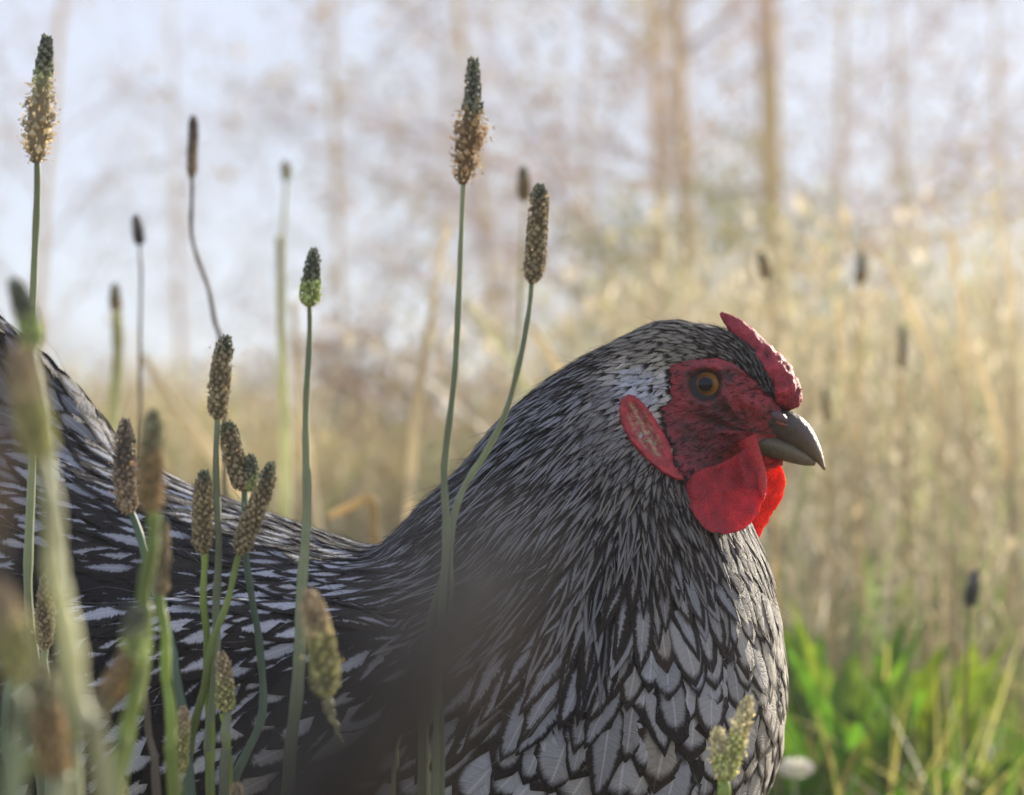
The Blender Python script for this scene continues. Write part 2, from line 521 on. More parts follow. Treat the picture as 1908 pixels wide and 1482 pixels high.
IV = np.array([v.co[:] for v in ico.verts]); IF = np.array([[v.index for v in f.verts] for f in ico.faces]); ico.free()
parts = []
for ch in CH:
    K = catmull(ch, 9 * (len(ch) - 1) + 1)
    for (px, py, r, ys, off) in K:
        c = np.array(HP(px, py, off)); rr = r * MM
        V = c + IV[:, 0:1] * rr * nAX + IV[:, 2:3] * rr * nAU + IV[:, 1:2] * rr * ys * nAF
        parts.append((V, IF))
V, F, _ = join(parts)
tmp = mesh_obj('tmp_body', V, F, None)
m = tmp.modifiers.new('r', 'REMESH'); m.mode = 'VOXEL'; m.voxel_size = 0.0021
m = tmp.modifiers.new('s', 'SMOOTH'); m.factor = 0.6; m.iterations = 8
dg = bpy.context.evaluated_depsgraph_get()
ev = tmp.evaluated_get(dg); bm_me = bpy.data.meshes.new_from_object(ev)
bpy.data.objects.remove(tmp)
s = NT('hen skin under the plumage')
s.P(Base_Color=rgb(.035, .033, .036), Roughness=.9)
bm_me.name = 'body'; bm_me.materials.clear(); bm_me.materials.append(s.m)
bm_me.polygons.foreach_set('use_smooth', np.ones(len(bm_me.polygons), bool))
body = link(bpy.data.objects.new('body', bm_me), henroot)
nv = len(bm_me.vertices); BV = np.zeros(nv * 3); bm_me.vertices.foreach_get('co', BV); BV = BV.reshape(-1, 3)
BF = [tuple(p.vertices) for p in bm_me.polygons]
bvh = BVHTree.FromPolygons([tuple(v) for v in BV], BF)


def topx(V):
    """photo px, py of points"""
    q = np.asarray(V) - nCAM; d = q @ nAF
    return 954 + q @ nAX / d * FPX, 741 - q @ nAU / d * FPX, d


# ---------------- plumage: flow table  px, py, dir x, dir y, length, width, lacing, white, darkness of centre, lift
FL = np.array([
    (1184, 702, -0.85, 0.4, 42, 9.5, 0, 1.9, 0, 0.12), (1224, 716, -0.8, 0.5, 38, 9.5, 0, 1.9, 0, 0.12), (1198, 742, -0.7, 0.6, 38, 9.5, 0, 1.9, 0, 0.12),
    (1330, 612, -1, 0, 40, 9.4, 0.225, 0.62, 0, 0.1), (1270, 600, -1, 0, 43, 10.1, 0.194, 0.75, 0, 0.1), (1200, 640, -1, 0.22, 50, 10.1, 0.116, 0.75, 0, 0.09),
    (1290, 650, -1, 0.05, 38, 8.6, 0.116, 0.75, 0, 0.08), (1395, 665, -0.6, -0.8, 40, 7.2, 0.413, 0.46, 0, 0.1), (1350, 650, -0.8, -0.45, 36, 7.9, 0.375, 0.54, 0, 0.1),
    (1420, 720, -0.5, -0.85, 31, 6.5, 0.45, 0.35, 0, 0.1),
    (1200, 715, -0.85, 0.4, 42, 9.5, 0, 1.9, 0, 0.12), (1215, 735, -0.7, 0.5, 42, 9.5, 0, 1.9, 0, 0.12), (1130, 650, -0.85, 0.5, 58, 12.9, 0.387, 0.62, 0.2, 0.1), (1130, 730, -0.8, 0.6, 58, 12.9, 0.117, 0.69, 0, 0.08),
    (1125, 800, -0.6, 0.8, 67, 12.8, 0.103, 0.62, 0, 0.08), (1165, 870, -0.42, 0.9, 70, 12.8, 0.206, 0.56, 0, 0.08), (1250, 930, -0.1, 1, 62, 12.8, 0.37, 0.45, 0.1, 0.08),
    (1070, 690, -0.8, 0.6, 76, 12.6, 0.534, 0.67, 0.35, 0.1), (1035, 720, -0.75, 0.65, 84, 13.3, 0.389, 0.81, 0.45, 0.09),
    (950, 790, -0.7, 0.7, 106, 15.6, 0.565, 0.82, 0.45, 0.09), (850, 890, -0.72, 0.7, 132, 15.6, 0.621, 0.77, 0.45, 0.09),
    (750, 980, -0.85, 0.5, 132, 18.2, 0.678, 0.81, 0.35, 0.08), (1040, 850, -0.62, 0.78, 106, 13.7, 0.311, 0.76, 0.35, 0.09), (960, 920, -0.65, 0.75, 141, 15.6, 0.565, 0.74, 0.45, 0.09),
    (1060, 980, -0.48, 0.88, 150, 16.3, 0.534, 0.7, 0.45, 0.09), (900, 1030, -0.68, 0.73, 167, 18.2, 0.621, 0.77, 0.35, 0.09), (1000, 1130, -0.52, 0.85, 176, 19.5, 0.701, 0.65, 0.35, 0.1),
    (850, 1150, -0.65, 0.75, 176, 20.8, 0.678, 0.72, 0.35, 0.1), (1150, 1000, -0.25, 0.97, 132, 16.3, 0.486, 0.6, 0.45, 0.09), (1130, 1150, -0.25, 0.97, 167, 22.1, 0.72, 0.59, 0.25, 0.12),
    (1000, 1260, -0.45, 0.88, 216, 55, 0.29, 0.7, 0, 0.1), (1120, 1270, -0.25, 0.95, 205, 55, 0.29, 0.62, 0, 0.12), (860, 1280, -0.7, 0.7, 190, 50, 0.75, 0.8, 0, 0.1),
    (1240, 1020, 0, 1, 92, 15.6, 0.486, 0.5, 0.35, 0.09), (1300, 1090, 0.1, 1, 120, 36, 0.42, 0.6, 0.1, 0.09), (1385, 1030, 0.35, 0.95, 84, 22, 0.517, 0.7, 0.2, 0.09),
    (1240, 1190, -0.08, 1, 146, 73.9, 0.29, 0.78, 0, 0.08), (1350, 1180, 0.1, 1, 126, 71.5, 0.29, 0.85, 0, 0.07), (1430, 1180, 0.15, 1, 117, 61.6, 0.29, 0.92, 0, 0.07),
    (1350, 1330, 0, 1, 136, 91.2, 0.29, 0.92, 0, 0.06), (1200, 1380, -0.15, 1, 146, 101, 0.29, 0.9, 0, 0.06), (1060, 1430, -0.55, 0.83, 146, 108.5, 0.29, 0.92, 0, 0.07),
    (930, 1440, -0.8, 0.55, 146, 108.5, 0.29, 0.92, 0, 0.07), (1440, 1400, 0.02, 1, 136, 78.9, 0.29, 0.95, 0, 0.06), (1200, 1600, -0.3, 1, 165, 110.9, 0.29, 0.9, 0, 0.06),
    (640, 1060, -0.97, 0.25, 110, 34, 0.5, 1.09, 0, 0.09), (500, 1100, -0.95, 0.3, 130, 38, 0.48, 1.15, 0, 0.09), (600, 1180, -0.9, 0.45, 150, 48, 0.5, 1.09, 0, 0.09),
    (400, 1150, -0.92, 0.35, 160, 46, 0.5, 1.15, 0, 0.09), (200, 1150, -0.95, 0.3, 170, 48, 0.5, 1.15, 0, 0.09), (450, 1300, -0.85, 0.5, 190, 66, 0.6, 1.09, 0, 0.09),
    (200, 1330, -0.8, 0.6, 200, 70, 0.52, 1.09, 0, 0.09), (700, 1330, -0.85, 0.5, 180, 66, 0.58, 0.98, 0, 0.08), (350, 1450, -0.8, 0.6, 200, 80, 0.5, 1.09, 0, 0.08),
    (600, 1450, -0.8, 0.6, 200, 80, 0.5, 1.09, 0, 0.08),
    (600, 1015, -0.97, -0.1, 90, 28, 0.6, 0.98, 0, 0.08), (480, 975, -0.92, -0.35, 120, 34, 0.55, 0.98, 0, 0.08), (350, 925, -0.88, -0.45, 140, 38, 0.5, 0.98, 0, 0.08),
    (220, 880, -0.8, -0.6, 160, 44, 0.45, 0.92, 0, 0.08), (100, 980, -0.88, -0.4, 170, 48, 0.5, 0.98, 0, 0.08), (300, 1000, -0.93, -0.3, 150, 40, 0.55, 0.92, 0, 0.08),
    (480, 1025, -0.97, -0.1, 110, 34, 0.75, 0.8, 0, 0.06), (330, 1062, -0.97, -0.05, 120, 34, 1, 0.57, 0, 0.05), (150, 1085, -0.97, -0.1, 130, 36, 1, 0.57, 0, 0.05),
    (120, 740, -0.62, -0.78, 230, 80, 0.35, 0.34, 0, 0.1), (20, 620, -0.55, -0.83, 260, 90, 0.35, 0.16, 0, 0.1), (190, 820, -0.7, -0.7, 170, 56, 0.35, 0.5, 0, 0.09), (60, 850, -0.7, -0.7, 190, 60, 0.35, 0.5, 0, 0.09),
], float)


def flow(px, py):
    d2 = (FL[:, 0] - px) ** 2 + (FL[:, 1] - py) ** 2 + 60
    w = 1 / d2 ** 1.7
    w /= w.sum()
    return w @ FL[:, 2:]


from mathutils.geometry import intersect_point_tri_2d  # noqa


def inpoly(px, py, poly):
    c = np.zeros(np.shape(px), bool); n = len(poly)
    for i in range(n):
        x1, y1 = poly[i]; x2, y2 = poly[i - 1]
        cond = ((y1 > py) != (y2 > py)) & (px < (x2 - x1) * (py - y1) / (y2 - y1 + 1e-9) + x1)
        c ^= cond
    return c


def polydist(px, py, poly):
    D = np.full(np.shape(px), 1e9); n = len(poly)
    for i in range(n):
        a = np.array(poly[i - 1], float); b = np.array(poly[i], float); ab = b - a
        t = np.clip(((px - a[0]) * ab[0] + (py - a[1]) * ab[1]) / (ab @ ab + 1e-9), 0, 1)
        D = np.minimum(D, np.hypot(px - a[0] - t * ab[0], py - a[1] - t * ab[1]))
    return D


FACE = [(1238, 674), (1262, 666), (1300, 664), (1335, 660), (1366, 672), (1392, 692), (1414, 712), (1438, 738), (1462, 762), (1462, 800), (1455, 862), (1432, 872),
        (1400, 874), (1360, 884), (1310, 892), (1282, 903), (1258, 885), (1238, 850), (1215, 800), (1216, 760), (1236, 738), (1232, 700)]

# seeds over the skin
ar = np.zeros(len(bm_me.polygons)); bm_me.polygons.foreach_get('area', ar)
cum = np.cumsum(ar); NS = 150000
pick = np.searchsorted(cum, rng.random(NS) * cum[-1])
ctr = np.zeros(len(bm_me.polygons) * 3); bm_me.polygons.foreach_get('center', ctr); ctr = ctr.reshape(-1, 3)
nrm = np.zeros(len(bm_me.polygons) * 3); bm_me.polygons.foreach_get('normal', nrm); nrm = nrm.reshape(-1, 3)
cand = ctr[pick] + rng.normal(0, .0007, (NS, 3)); cn = nrm[pick]
sx, sy, sd = topx(cand)
front = cn @ nAF < 0.45
ok = (sy < 1640) & (sx > -330) & ~(inpoly(sx, sy, FACE) & (polydist(sx, sy, FACE) > np.where((sx < 1300) & (sy < 850), 13, 5)) & (np.abs(cn @ nAF) > .15)) & (sx < 1478)
ok &= ~((sx > 1385) & (sy > 735) & (sy < 905))
ok &= front | (rng.random(NS) < .3)
ok &= ~((cn @ nAU < -.8))
idx = np.nonzero(ok)[0]
grid = {}; keep = []; CELL = .0045
for i in idx:
    fl = flow(sx[i], sy[i])
    L, W = fl[2], fl[3]
    r = math.sqrt(L * W) * .33 * MM
    if not front[i]: r *= 1.5
    r = max(r, .0009)
    p = cand[i]; kx, ky, kz = (int(math.floor(q / CELL)) for q in p)
    rc = int(r / CELL) + 1
    good = True
    for ax_ in range(kx - rc, kx + rc + 1):
        for ay in range(ky - rc, ky + rc + 1):
            for az in range(kz - rc, kz + rc + 1):
                for q in grid.get((ax_, ay, az), ()):
                    if (q[0] - p[0]) ** 2 + (q[1] - p[1]) ** 2 + (q[2] - p[2]) ** 2 < r * r: good = False; break
                if not good: break
            if not good: break
        if not good: break
    if good:
        grid.setdefault((kx, ky, kz), []).append(p); keep.append((i, fl))
print('feathers', len(keep))

NU, NVV = 9, 13
uu = np.linspace(-1, 1, NU); vv = np.linspace(0, 1, NVV)
FI = (np.arange(NVV - 1)[:, None] * NU + np.arange(NU - 1)[None, :]).reshape(-1)
FI = np.stack([FI, FI + 1, FI + NU + 1, FI + NU], -1)


def feather(p, nr, fl, zone_pow):
    L = fl[2] * MM * rng.uniform(.8, 1.2); W = fl[3] * MM * .5 * rng.uniform(.85, 1.2)
    d = fl[0] * nAX - fl[1] * nAU
    ang = rng.normal(0, .11) + .22 * noise.noise(Vector((p[0] * 55, p[2] * 55, 8)))
    d = d / np.linalg.norm(d)
    n = nr.copy(); t = d - n * (d @ n)
    if np.linalg.norm(t) < .25: t = t + nAU * -.3; t -= n * (t @ n)
    t /= np.linalg.norm(t); t = t * math.cos(ang) + np.cross(n, t) * math.sin(ang)
    C = []; Nn = []; q = p - t * L * .25
    st = L / (NVV - 1)
    loc, nn, _, _ = bvh.find_nearest(Vector(q)); q = np.array(loc)
    for k in range(NVV):
        C.append(q); nv_ = np.array(nn); Nn.append(nv_)
        t2 = t - nv_ * (t @ nv_); t2 /= np.linalg.norm(t2) + 1e-9; t = t2 * .8 + t * .2; t /= np.linalg.norm(t)
        loc, nn, _, _ = bvh.find_nearest(Vector(q + t * st)); q = np.array(loc)
    C = np.array(C); Nn = np.array(Nn)
    for _ in range(3): C[1:-1] = (C[:-2] + C[1:-1] * 2 + C[2:]) / 4
    T = np.gradient(C, axis=0); T /= np.linalg.norm(T, axis=1)[:, None] + 1e-9
    S = np.cross(T, Nn); S /= np.linalg.norm(S, axis=1)[:, None] + 1e-9
    slim = np.clip((L / (2 * W) - 2) / 3, 0, 1)
    vm = .62 - .22 * slim                                   # where it is widest
    f = np.where(vv < vm, .45 + .55 * np.sin(vv / vm * np.pi / 2), np.clip(1 - ((vv - vm) / (1 - vm)) ** (2.1 - .7 * slim), 0, 1) ** (.62 + .35 * slim))
    f = np.maximum(f, .015)
    h = .0006 + fl[7] * L * .62 * rng.uniform(.6, 1.5) * vv ** 1.3 + rng.uniform(0, .0008)
    dE = np.minimum((1 - np.abs(uu)[None, :]) * f[:, None], (1 - vv)[:, None] * L / W * (.62 - .2 * slim))
    rag = 1 + rng.normal(0, .11, (NVV, NU)) * (np.abs(uu)[None, :] > .9)
    x = uu[None, :] * f[:, None] * W * rag
    # barbs sweep back along the vane
    sweep = -np.abs(uu)[None, :] * f[:, None] * W * .5 * (vv[:, None] > .3)
    V = C[:, None] + S[:, None] * x[..., None] + T[:, None] * sweep[..., None] + Nn[:, None] * (h[:, None] - x ** 2 / (2 * (.011 + W)) * .8 )[..., None]
    return V.reshape(-1, 3), dE.reshape(-1)


UV_U = np.tile(uu, NVV); UV_V = np.repeat(vv, NU)


def zone(px, py, n):
    if py < 900 and px > 1100 and (px > 1180 or py < 790): return 'head_plumage'
    if px > 1190 and py > 1110 or py > 1330 and px > 850 or px > 1280 and py > 1040: return 'breast_plumage'
    seam = 1085 - (px - 80) * .11
    if px + py < 1745 - 30 or (px < 700) or (px < 820 and py > 1250):
        if px < 260 and py < 800 - (260 - px) * -.1 and py < 820: return 'tail'
        return 'back_plumage' if py < seam else 'wing'
    return 'neck_hackle'


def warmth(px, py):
    a = math.exp(-((px - 1260) / 150) ** 2 - ((py - 640) / 70) ** 2) + .8 * math.exp(-((px - 1240) / 130) ** 2 - ((py - 900) / 200) ** 2) * .7 + .9 * math.exp(-((px - 1440) / 70) ** 2 - ((py - 1200) / 300) ** 2)  # last term: warm sunlight on the breast edge, put into the feather colour
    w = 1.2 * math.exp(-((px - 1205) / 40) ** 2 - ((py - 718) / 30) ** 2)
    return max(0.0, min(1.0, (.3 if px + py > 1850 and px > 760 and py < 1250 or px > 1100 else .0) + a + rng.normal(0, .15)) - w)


Z = {}
for (i, fl) in keep:
    V, dE = feather(cand[i], cn[i], fl, 1)
    zn = zone(sx[i], sy[i], cn[i])
    cn_ = noise.noise(Vector((sx[i] * .011, sy[i] * .011, 3.0)))
    big = 1 if zn in ('wing', 'back_plumage') else 0
    lwv = fl[4] * rng.uniform(.75, 1.25) * (1 + .5 * cn_) + (.35 if big and rng.random() < .16 else 0)
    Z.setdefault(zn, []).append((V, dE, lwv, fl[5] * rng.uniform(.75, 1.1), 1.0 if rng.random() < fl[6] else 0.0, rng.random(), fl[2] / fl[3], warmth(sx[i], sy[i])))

s = NT('laced feather')
dE = s.attr('lace'); lw = s.attr('lw'); wh = s.attr('wh'); cen = s.attr('cen'); fu = s.attr('fu'); fv = s.attr('fv'); rn = s.attr('rn'); asp = s.attr('asp')
au = s.math('ABSOLUTE', fu)
# barb coordinate: lines that run obliquely out from the shaft
bc = s.math('SUBTRACT', s.math('MULTIPLY', fv, asp), s.math('MULTIPLY', au, .42))
cv = s.n('CombineXYZ'); s.L(s.math('MULTIPLY', bc, 34), cv.inputs[0]); s.L(s.math('MULTIPLY', fu, 1.6), cv.inputs[1]); s.L(s.math('MULTIPLY', rn, 57), cv.inputs[2])
barb = s.noise(1.0, 2, cv.outputs[0])
cv2 = s.n('CombineXYZ'); s.L(s.math('MULTIPLY', bc, 5), cv2.inputs[0]); s.L(s.math('MULTIPLY', fu, 1.2), cv2.inputs[1]); s.L(s.math('MULTIPLY', rn, 91), cv2.inputs[2])
lump = s.noise(1.0, 2, cv2.outputs[0])
amp = s.math('MULTIPLY_ADD', s.ss(asp, 1.6, 5.0), .8, .2)
e = s.math('ADD', dE, s.math('MULTIPLY', s.math('MULTIPLY_ADD', barb, .8, -.4), amp)); e = s.math('ADD', e, s.math('MULTIPLY', s.math('MULTIPLY_ADD', lump, .6, -.3), amp))
e = s.math('SUBTRACT', e, lw)
mask = s.ss(e, -.10, .14)
inner = s.ss(s.math('SUBTRACT', dE, .52), -.12, .12)       # dark middle stripe of some hackles
mask2 = s.math('SUBTRACT', 1.0, s.ss(e, -.06, .07))
m_alt = s.math('MULTIPLY', s.math('SUBTRACT', 1.0, inner), s.ss(dE, .02, .1))
mk = s.math('ADD', s.math('MULTIPLY', mask, s.math('SUBTRACT', 1.0, cen)), s.math('MULTIPLY', m_alt, cen))
mk = s.math('MULTIPLY', mk, s.ss(fv, .12, .42))
shaft = s.math('MULTIPLY', s.math('SUBTRACT', 1.0, s.ss(au, .0, .07)), s.math('MULTIPLY', mk, .35))
wv = s.math('MULTIPLY', wh, s.math('MULTIPLY_ADD', barb, .5, .72))
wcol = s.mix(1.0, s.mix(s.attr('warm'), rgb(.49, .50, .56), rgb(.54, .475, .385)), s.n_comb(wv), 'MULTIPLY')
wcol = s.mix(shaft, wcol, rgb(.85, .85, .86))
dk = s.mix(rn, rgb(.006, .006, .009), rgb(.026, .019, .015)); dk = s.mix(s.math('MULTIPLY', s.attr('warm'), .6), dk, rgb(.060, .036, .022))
colr = s.mix(mk, dk, wcol)
s.P(Base_Color=colr, Roughness=s.math('MULTIPLY_ADD', mk, .12, .55))
s.b.inputs['Specular IOR Level'].default_value = .2
s.b.inputs['Sheen Weight'].default_value = .05; s.b.inputs['Sheen Roughness'].default_value = .5
s.bump(s.math('ADD', barb, lump), .0007, 1.0)
tr = s.n('BsdfTranslucent'); s.L(colr, tr.inputs[0]); mx = s.n('MixShader'); mx.inputs[0].default_value = .12
s.L(s.b.outputs[0], mx.inputs[1]); s.L(tr.outputs[0], mx.inputs[2]); s.L(mx.outputs[0], s.out.inputs[0])
M_feather = s.m
for zn, lst in Z.items():
    n = len(lst); nvf = NU * NVV
    V = np.vstack([q[0] for q in lst]); F = (FI[None] + (np.arange(n) * nvf)[:, None, None]).reshape(-1, 4)
    at = {'lace': np.concatenate([q[1] for q in lst]), 'fu': np.tile(UV_U, n), 'fv': np.tile(UV_V, n)}
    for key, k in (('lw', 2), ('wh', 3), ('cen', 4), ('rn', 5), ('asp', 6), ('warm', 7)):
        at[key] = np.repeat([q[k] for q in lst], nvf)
    mesh_obj(zn, V, F, M_feather, henroot, True, None, at)

# stray filoplumes standing off the neck, back and breast
hv, hf, o = [], [], 0
hp = [k for k in keep if sx[k[0]] < 1465 and sy[k[0]] > 600 and not (1235 < sx[k[0]] < 1460 and 780 < sy[k[0]] < 1010)]
for k in rng.choice(len(hp), min(750, len(hp)), replace=False):
    i, fl = hp[k]; n_ = cn[i]; t = fl[0] * nAX - fl[1] * nAU; t = t - n_ * (t @ n_); t /= np.linalg.norm(t) + 1e-9
    t = t + rng.normal(0, .25, 3); L = rng.uniform(.5, 1.0) * fl[2] * MM * .6; q = cand[i] + n_ * .001
    pts = np.array([q, q + t * L * .5 + n_ * L * rng.uniform(.12, .35), q + t * L + n_ * L * rng.uniform(.15, .6)])
    V, F = tube(catmull(pts, 5), [.00012, .0001, .00008, .00006, .00003], 3)
    hv.append(V); hf.append(F + o); o += len(V)
V = np.vstack(hv)
mesh_obj('filoplumes', V, np.vstack(hf), M_head, henroot, True, np.tile([.26, .25, .25], (len(V), 1)))['kind'] = 'stuff'

#==FACE
def noise_at(V, sc, oct=3):
    return np.array([noise.fractal(Vector(v) * sc, .6, 2.0, oct) for v in V])


def side_patch(poly, step, hfun, cfun, mat, name, parent, side=-1, edge=10, sink=.0016, base_off=0.0):
    """relief patch lying over the head skin; side -1 is towards the camera"""
    xs = np.arange(min(p[0] for p in poly) - 2, max(p[0] for p in poly) + 2, step)
    ys = np.arange(min(p[1] for p in poly) - 2, max(p[1] for p in poly) + 2, step)
    X, Y = np.meshgrid(xs, ys)
    ins = inpoly(X, Y, poly); D = polydist(X, Y, poly)
    H = hfun(X, Y)
    V = np.zeros((*X.shape, 3)); ok = np.zeros(X.shape, bool)
    last = .0
    for a in range(X.shape[0]):
        for b in range(X.shape[1]):
            if not (ins[a, b] or D[a, b] < step * 1.5): continue
            p0 = HP(X[a, b], Y[a, b], .08 * side)
            dirv = (HP(X[a, b], Y[a, b]) - p0).normalized()
            hit = bvh.ray_cast(p0, dirv)[0]
            if hit is None or abs((hit - HP(X[a, b], Y[a, b])).dot(AF)) > .06:
                hit = HP(X[a, b], Y[a, b], 0.0)
            ok[a, b] = True; V[a, b] = hit
    # smooth the depth of the base a little
    e = np.clip(D / edge, 0, 1); e = np.where(ins, e * e * (3 - 2 * e), 0)
    off = (-sink * (1 - e) + (H + base_off) * e)
    V = V + (nAF * side) * off[..., None]
    id_ = -np.ones(X.shape, int); id_[ok] = np.arange(ok.sum())
    F = [(id_[a, b], id_[a, b + 1], id_[a + 1, b + 1], id_[a + 1, b]) for a in range(X.shape[0] - 1) for b in range(X.shape[1] - 1)
         if ok[a, b] and ok[a, b + 1] and ok[a + 1, b + 1] and ok[a + 1, b]]
    F = np.array(F);
    if side > 0: F = F[:, ::-1]
    return mesh_obj(name, V[ok], F, mat, parent, True, cfun(X, Y)[ok])


def np_noise(X, Y, sc, seed=0.0, oct=3):
    return np.vectorize(lambda x, y: noise.fractal(Vector((x * sc, y * sc, seed)), .6, 2.0, oct))(X, Y)


def flesh(name, sss=.5, rough=.42, nsc=900, bd=.0005, scale=.002):
    s = NT(name)
    c = s.attr('col', 0); v = s.obj()
    nz = s.noise(nsc, 4, v)
    vo = s.n('TexVoronoi'); vo.inputs['Scale'].default_value = 1300; s.L(v, vo.inputs['Vector'])
    c2 = s.mix(1.0, c, s.n_comb(s.math('MULTIPLY_ADD', nz, .7, .65)), 'MULTIPLY')
    s.P(Base_Color=c2, Roughness=rough)
    s.b.inputs['Subsurface Weight'].default_value = sss
    s.b.inputs['Subsurface Radius'].default_value = (1.0, .12, .06)
    s.b.inputs['Subsurface Scale'].default_value = scale
    s.b.inputs['Specular IOR Level'].default_value = .4
    s.bump(s.math('ADD', nz, s.math('MULTIPLY', vo.outputs[0], .8)), bd, .6)
    return s.m


M_skin = flesh('red facial skin', .25, .45, 700, .0006, .0015)
M_comb = flesh('comb flesh', .35, .58, 900, .0009, .002)
M_wattle = flesh('wattle flesh', .95, .5, 900, .0022, .0060)
EX, EY = 1308, 718


def face_h(X, Y):
    r = np.hypot((X - EX), (Y - EY) * 1.08)
    h = .0012 * np.exp(-((r - 40) / 9) ** 2) + .0007 * np.exp(-((r - 56) / 6) ** 2)
    h -= .0034 * np.clip(1 - r / 31, 0, 1) ** .4 * (r < 31)
    brow = np.exp(-((Y - (683 + (X - EX) ** 2 * .0011)) / 11) ** 2) * np.exp(-((X - 1315) / 60) ** 2)
    h += .0014 * brow
    # ridge from the eye to the base of the beak, hollow under it
    h += .0016 * np.exp(-((Y - (742 + (X - 1360) * .32)) / 15) ** 2) * np.exp(-((X - 1395) / 42) ** 2)
    # folds fanning out from the corner of the mouth
    ang = np.arctan2(Y - 806, 1400 - X); rr = np.hypot(X - 1400, Y - 806)
    h += .00055 * np.sin(ang * 15 + rr * .02) * np.clip(rr / 40, 0, 1) * np.exp(-((rr - 75) / 55) ** 2)
    h += .0007 * np_noise(X, Y, .055, 1.0) + .00035 * np_noise(X, Y, .16, 4.0)
    h += .0022 * np.exp(-((X - 1400) / 30) ** 2 - ((Y - 838) / 20) ** 2)
    return h + .0008


def face_c(X, Y):
    n1 = np_noise(X, Y, .035, 9.0); n2 = np_noise(X, Y, .11, 3.0)
    r = np.hypot(X - EX, Y - EY)
    dark = np.clip(.22 + .5 * np.exp(-((X - 1290) / 70) ** 2 - ((Y - 835) / 50) ** 2) + .55 * np.exp(-((r - 40) / 13) ** 2) * (Y > 690) + n1 * .6 + n2 * .35
                   + .5 * np.exp(-((X - 1345) / 40) ** 2 - ((Y - 780) / 22) ** 2) - .5 * np.exp(-((X - 1250) / 22) ** 2 - ((Y - 720) / 40) ** 2) - .45 * np.exp(-((X - 1400) / 40) ** 2 - ((Y - 745) / 20) ** 2), 0, 1)
    red = np.array([.29, .033, .042]); dk = np.array([.075, .026, .03])
    c = red * (1 - dark[..., None]) + dk * dark[..., None]
    low = np.clip((Y - 800) / 60, 0, 1)[..., None] * np.clip((X - 1340) / 50, 0, 1)[..., None]
    c = c * (1 - low) + np.array([.55, .035, .03]) * low
    gl = np.exp(-((Y - (797 + np.clip(X - 1357, 0, 99) * .14)) / 2.6) ** 2) * (X > 1350) * .85
    c = c * (1 - gl[..., None]) + np.array([.03, .015, .015]) * gl[..., None]
    k = np.exp(-(np.clip(r - 28, 0, 99) / 4) ** 2)[..., None] * .85
    return c * (1 - k) + np.array([.05, .025, .022]) * k


face = side_patch(FACE, 2.6, face_h, face_c, M_skin, 'face', henroot, -1)
face2 = side_patch(FACE, 5, face_h, face_c, M_skin, 'face', henroot, 1)

# eyes
s = NT('amber eye')
tc = s.n('TexCoord'); sp = s.n('SeparateXYZ'); s.L(tc.outputs['Object'], sp.inputs[0])
rr_ = s.math('MULTIPLY', s.math('SQRT', s.math('ADD', s.math('POWER', sp.outputs[0], 2.0), s.math('POWER', sp.outputs[2], 2.0))), 1000)
ir = s.mix(s.ss(rr_, 2.9, 5.0), rgb(.12, .045, .012), rgb(.42, .20, .03))
ir = s.mix(s.math('MULTIPLY', s.noise(1500, 2, tc.outputs['Object']), .5), ir, rgb(.10, .04, .01))
cc = s.mix(s.ss(rr_, 2.5, 3.0), rgb(.003, .003, .004), ir)
cc = s.mix(s.ss(rr_, 5.75, 6.1), cc, rgb(.02, .012, .01))
s.P(Base_Color=cc, Roughness=.04); s.b.inputs['Specular IOR Level'].default_value = .35
M_eye = s.m
for side in (-1, 1):
    p0 = HP(EX, EY, .08 * side); dv = (HP(EX, EY) - p0).normalized(); hit = bvh.ray_cast(p0, dv)[0]
    c = hit - AF * side * .0047
    V = IV * .0065; V = V * np.array([1, 1, .96])
    e = mesh_obj('eye', V, IF, M_eye, None)
    e.parent = henroot; e.location = Vector(c) - henroot.location
    # lids: two thin rims round the eyeball
    ring = []
    for a in np.linspace(0, 2 * np.pi, 49):
        up = math.sin(a) > 0
        rx, rz = 27.3 * MM, (24.5 if up else 26) * MM
        q = Vector(c) + AX * math.cos(a) * rx + AU * math.sin(a) * rz + AF * side * (.0042 - .0012 * abs(math.cos(a)) ** 2)
        ring.append(tuple(q))
    V, F = tube(np.array(ring), np.full(49, .00062) + .0002 * np.sin(np.linspace(0, 2 * np.pi, 49)), 8)
    mesh_obj('eyelid', V, F, M_skin, e, True, np.tile([.07, .026, .026], (len(V), 1)))

# comb
cp = np.array([(1343, 583, 3, 3), (1353, 593, 9, 8), (1368, 606, 15, 14), (1390, 632, 22, 24), (1412, 660, 28, 34), (1436, 692, 33, 42), (1456, 722, 34, 44), (1471, 746, 26, 36), (1478, 762, 13, 20)], float)
K = catmull(cp, 64); nr = 40
C3 = np.array([np.array(HP(k[0], k[1])) for k in K])
T, A, B = frames(C3)
A = np.tile(nAF, (len(C3), 1)); B = np.cross(T, A)
an = np.linspace(0, 2 * np.pi, nr, endpoint=False)
dirs = np.cos(an)[None, :, None] * A[:, None] * (K[:, 3] * MM)[:, None, None] + np.sin(an)[None, :, None] * B[:, None] * (K[:, 2] * MM)[:, None, None]
V = (C3[:, None] + dirs).reshape(-1, 3)
nd = dirs.reshape(-1, 3); ln = np.linalg.norm(nd, axis=1)[:, None] + 1e-9
def cell(v, sc):
    d = noise.voronoi(Vector(v) * sc)[0]
    return d[0]
amp = np.clip(np.repeat(K[:, 2], nr) / 34, 0, 1)
bump = np.array([(.55 - cell(v, 330)) for v in V]) * .0019 * amp + noise_at(V, 160) * .0011 * amp
V = V + nd / ln * bump[:, None]
i = np.arange(63)[:, None] * nr; j = np.arange(nr)[None]; j2 = (j + 1) % nr
F = np.stack([i + j, i + j2, i + nr + j2, i + nr + j], -1).reshape(-1, 4)
